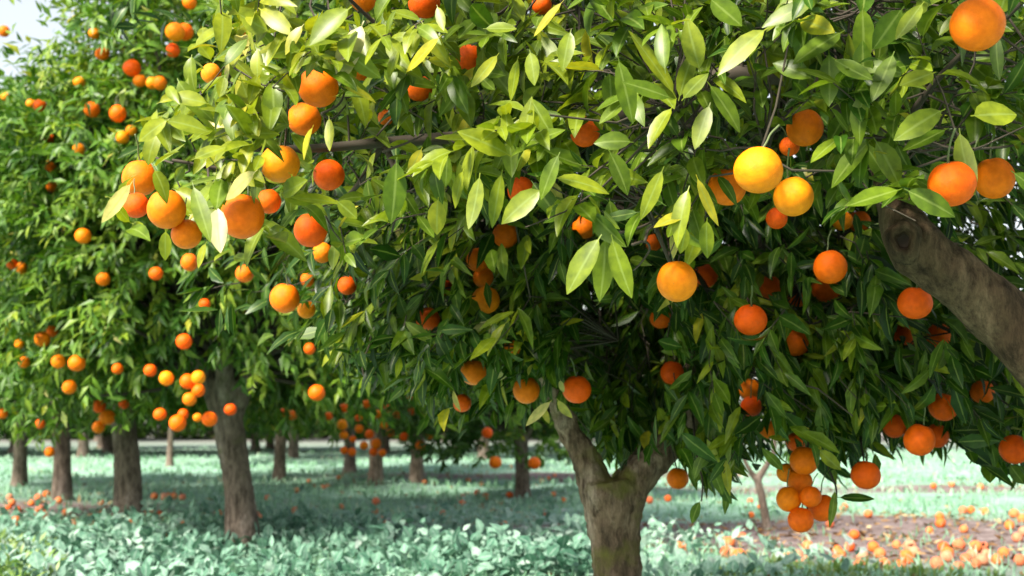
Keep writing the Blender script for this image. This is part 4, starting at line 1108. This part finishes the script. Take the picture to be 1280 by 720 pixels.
# ------------------------------------------------------------------ fallen oranges
FALL = [
 ('orange lying in the soil strip below the single hanging orange', [(1068, 674)]),
 ('orange in the grass straight below the low hanging bunch', [(1010, 689)]),
 ('one of two touching oranges in the grass at the bottom, below the low bunch', [(985, 704), (997, 702)]),
 ('one of the pale oranges scattered on mauve soil at the bottom right of centre', [(1062, 690), (1050, 700), (1078, 701), (1075, 713), (1100, 699), (1106, 712), (1092, 690)]),
 ('one of a tight heap of bright oranges at the bottom edge, right of centre', [(1138, 690), (1133, 702), (1143, 697), (1126, 714)]),
 ('one of two close oranges alone on the far side of the soil strip', [(1175, 651), (1176, 658)]),
 ('one of the small pale oranges in a row behind the soil strip', [(1204, 643), (1214, 642), (1232, 644)]),
 ('one of the red and orange windfalls crowded at the bottom right', [(1180, 690), (1185, 698), (1199, 688), (1220, 690), (1208, 706), (1216, 701), (1184, 704), (1198, 716), (1172, 712), (1228, 708)]),
 ('one of the windfalls near the right edge on the soil strip', [(1255, 697), (1262, 662), (1272, 680), (1278, 653), (1275, 707), (1247, 707), (1268, 648), (1280, 670)]),
 ('one of the three oranges close together in grass right of the forked trunk', [(857, 689), (865, 684), (848, 691)]),
 ('one of the oranges heaped in grass between forked trunk and low bunch', [(912, 684), (909, 697), (924, 702), (916, 699)]),
 ('left one of two pale oranges just behind the forked trunk', [(812, 629)]),
 ('right one of two pale oranges just behind the forked trunk', [(835, 627)]),
 ('one of the faint pink oranges far off under the right end of the crown', [(1190, 609), (1167, 612), (1226, 611)]),
 ('one of the windfalls in the weeds at the far left edge', [(12, 625), (15, 632), (5, 652), (20, 655), (27, 668)]),
 ('one of the oranges on the ground round the third trunk', [(50, 640), (55, 648), (58, 622), (73, 630), (83, 645), (48, 626)]),
 ('one of the red oranges beside the foot of the fluted second trunk', [(178, 647), (189, 646)]),
 ('orange lying left of the foot of the leaning trunk', [(273, 646)]),
 ('one of a row of dark red oranges behind the second trunk', [(193, 624), (205, 625), (217, 624), (228, 625)]),
 ('one of the pale oranges half sunk in the mint weeds at the lower left', [(100, 699), (140, 696), (183, 689)]),
 ('orange in the mint weeds between the second and the leaning trunk', [(212, 681)]),
 ('orange in the mint weeds just left of the leaning trunk foot', [(262, 688)]),
 ('lone yellow orange in the grass in the middle of the open ground', [(470, 631)]),
 ('yellow green fruit lying among the mint weeds in the middle', [(495, 681)]),
 ('leftmost of three oranges in the grass left of the forked trunk', [(578, 624)]),
 ('middle one of three oranges in the grass left of the forked trunk', [(607, 625)]),
 ('rightmost of three oranges in the grass left of the forked trunk', [(637, 623)]),
]
fallen_me = [orange_mesh('fallen_orange', fallen_mat, 22, 12, 30 + s) for s in range(3)]
taken = []
def drop(x, y, lab, r=None):
    r = r or random.uniform(.034, .042)
    o = bpy.data.objects.new('fallen_orange', random.choice(fallen_me)); COL.objects.link(o)
    o.location = (float(x), float(y), float(gz(x, y)) + r * .80); o.scale = (r,) * 3
    o.rotation_euler = (random.uniform(0, 3), random.uniform(0, 3), random.uniform(0, 6))
    tag(o, lab, 'orange', 'fallen oranges on the orchard floor')
    taken.append((x, y))
for lab, spots in FALL:
    for px0, py0 in spots:
        x, y = on_ground(px0, py0)
        drop(x, y, lab)
for lab, box, cnt in (('one of many small oranges strewn over the mauve soil strip on the right', (900, 1278, 626, 717), 20),
                      ('one of many small oranges strewn among the weeds on the left', (2, 170, 628, 672), 20),
                      ('one of the small oranges scattered thinly through the pale weeds in the middle', (180, 720, 612, 662), 20),
                      ('one of the tiny windfalls lying far off in the open gap between trunks', (330, 700, 596, 618), 12)):
    done = 0
    while done < cnt:
        x, y = on_ground(random.uniform(box[0], box[1]), random.uniform(box[2], box[3]))
        if min(math.hypot(x - a, y - b) for a, b in taken) > .1:
            drop(x, y, lab, random.uniform(.026, .037)); done += 1
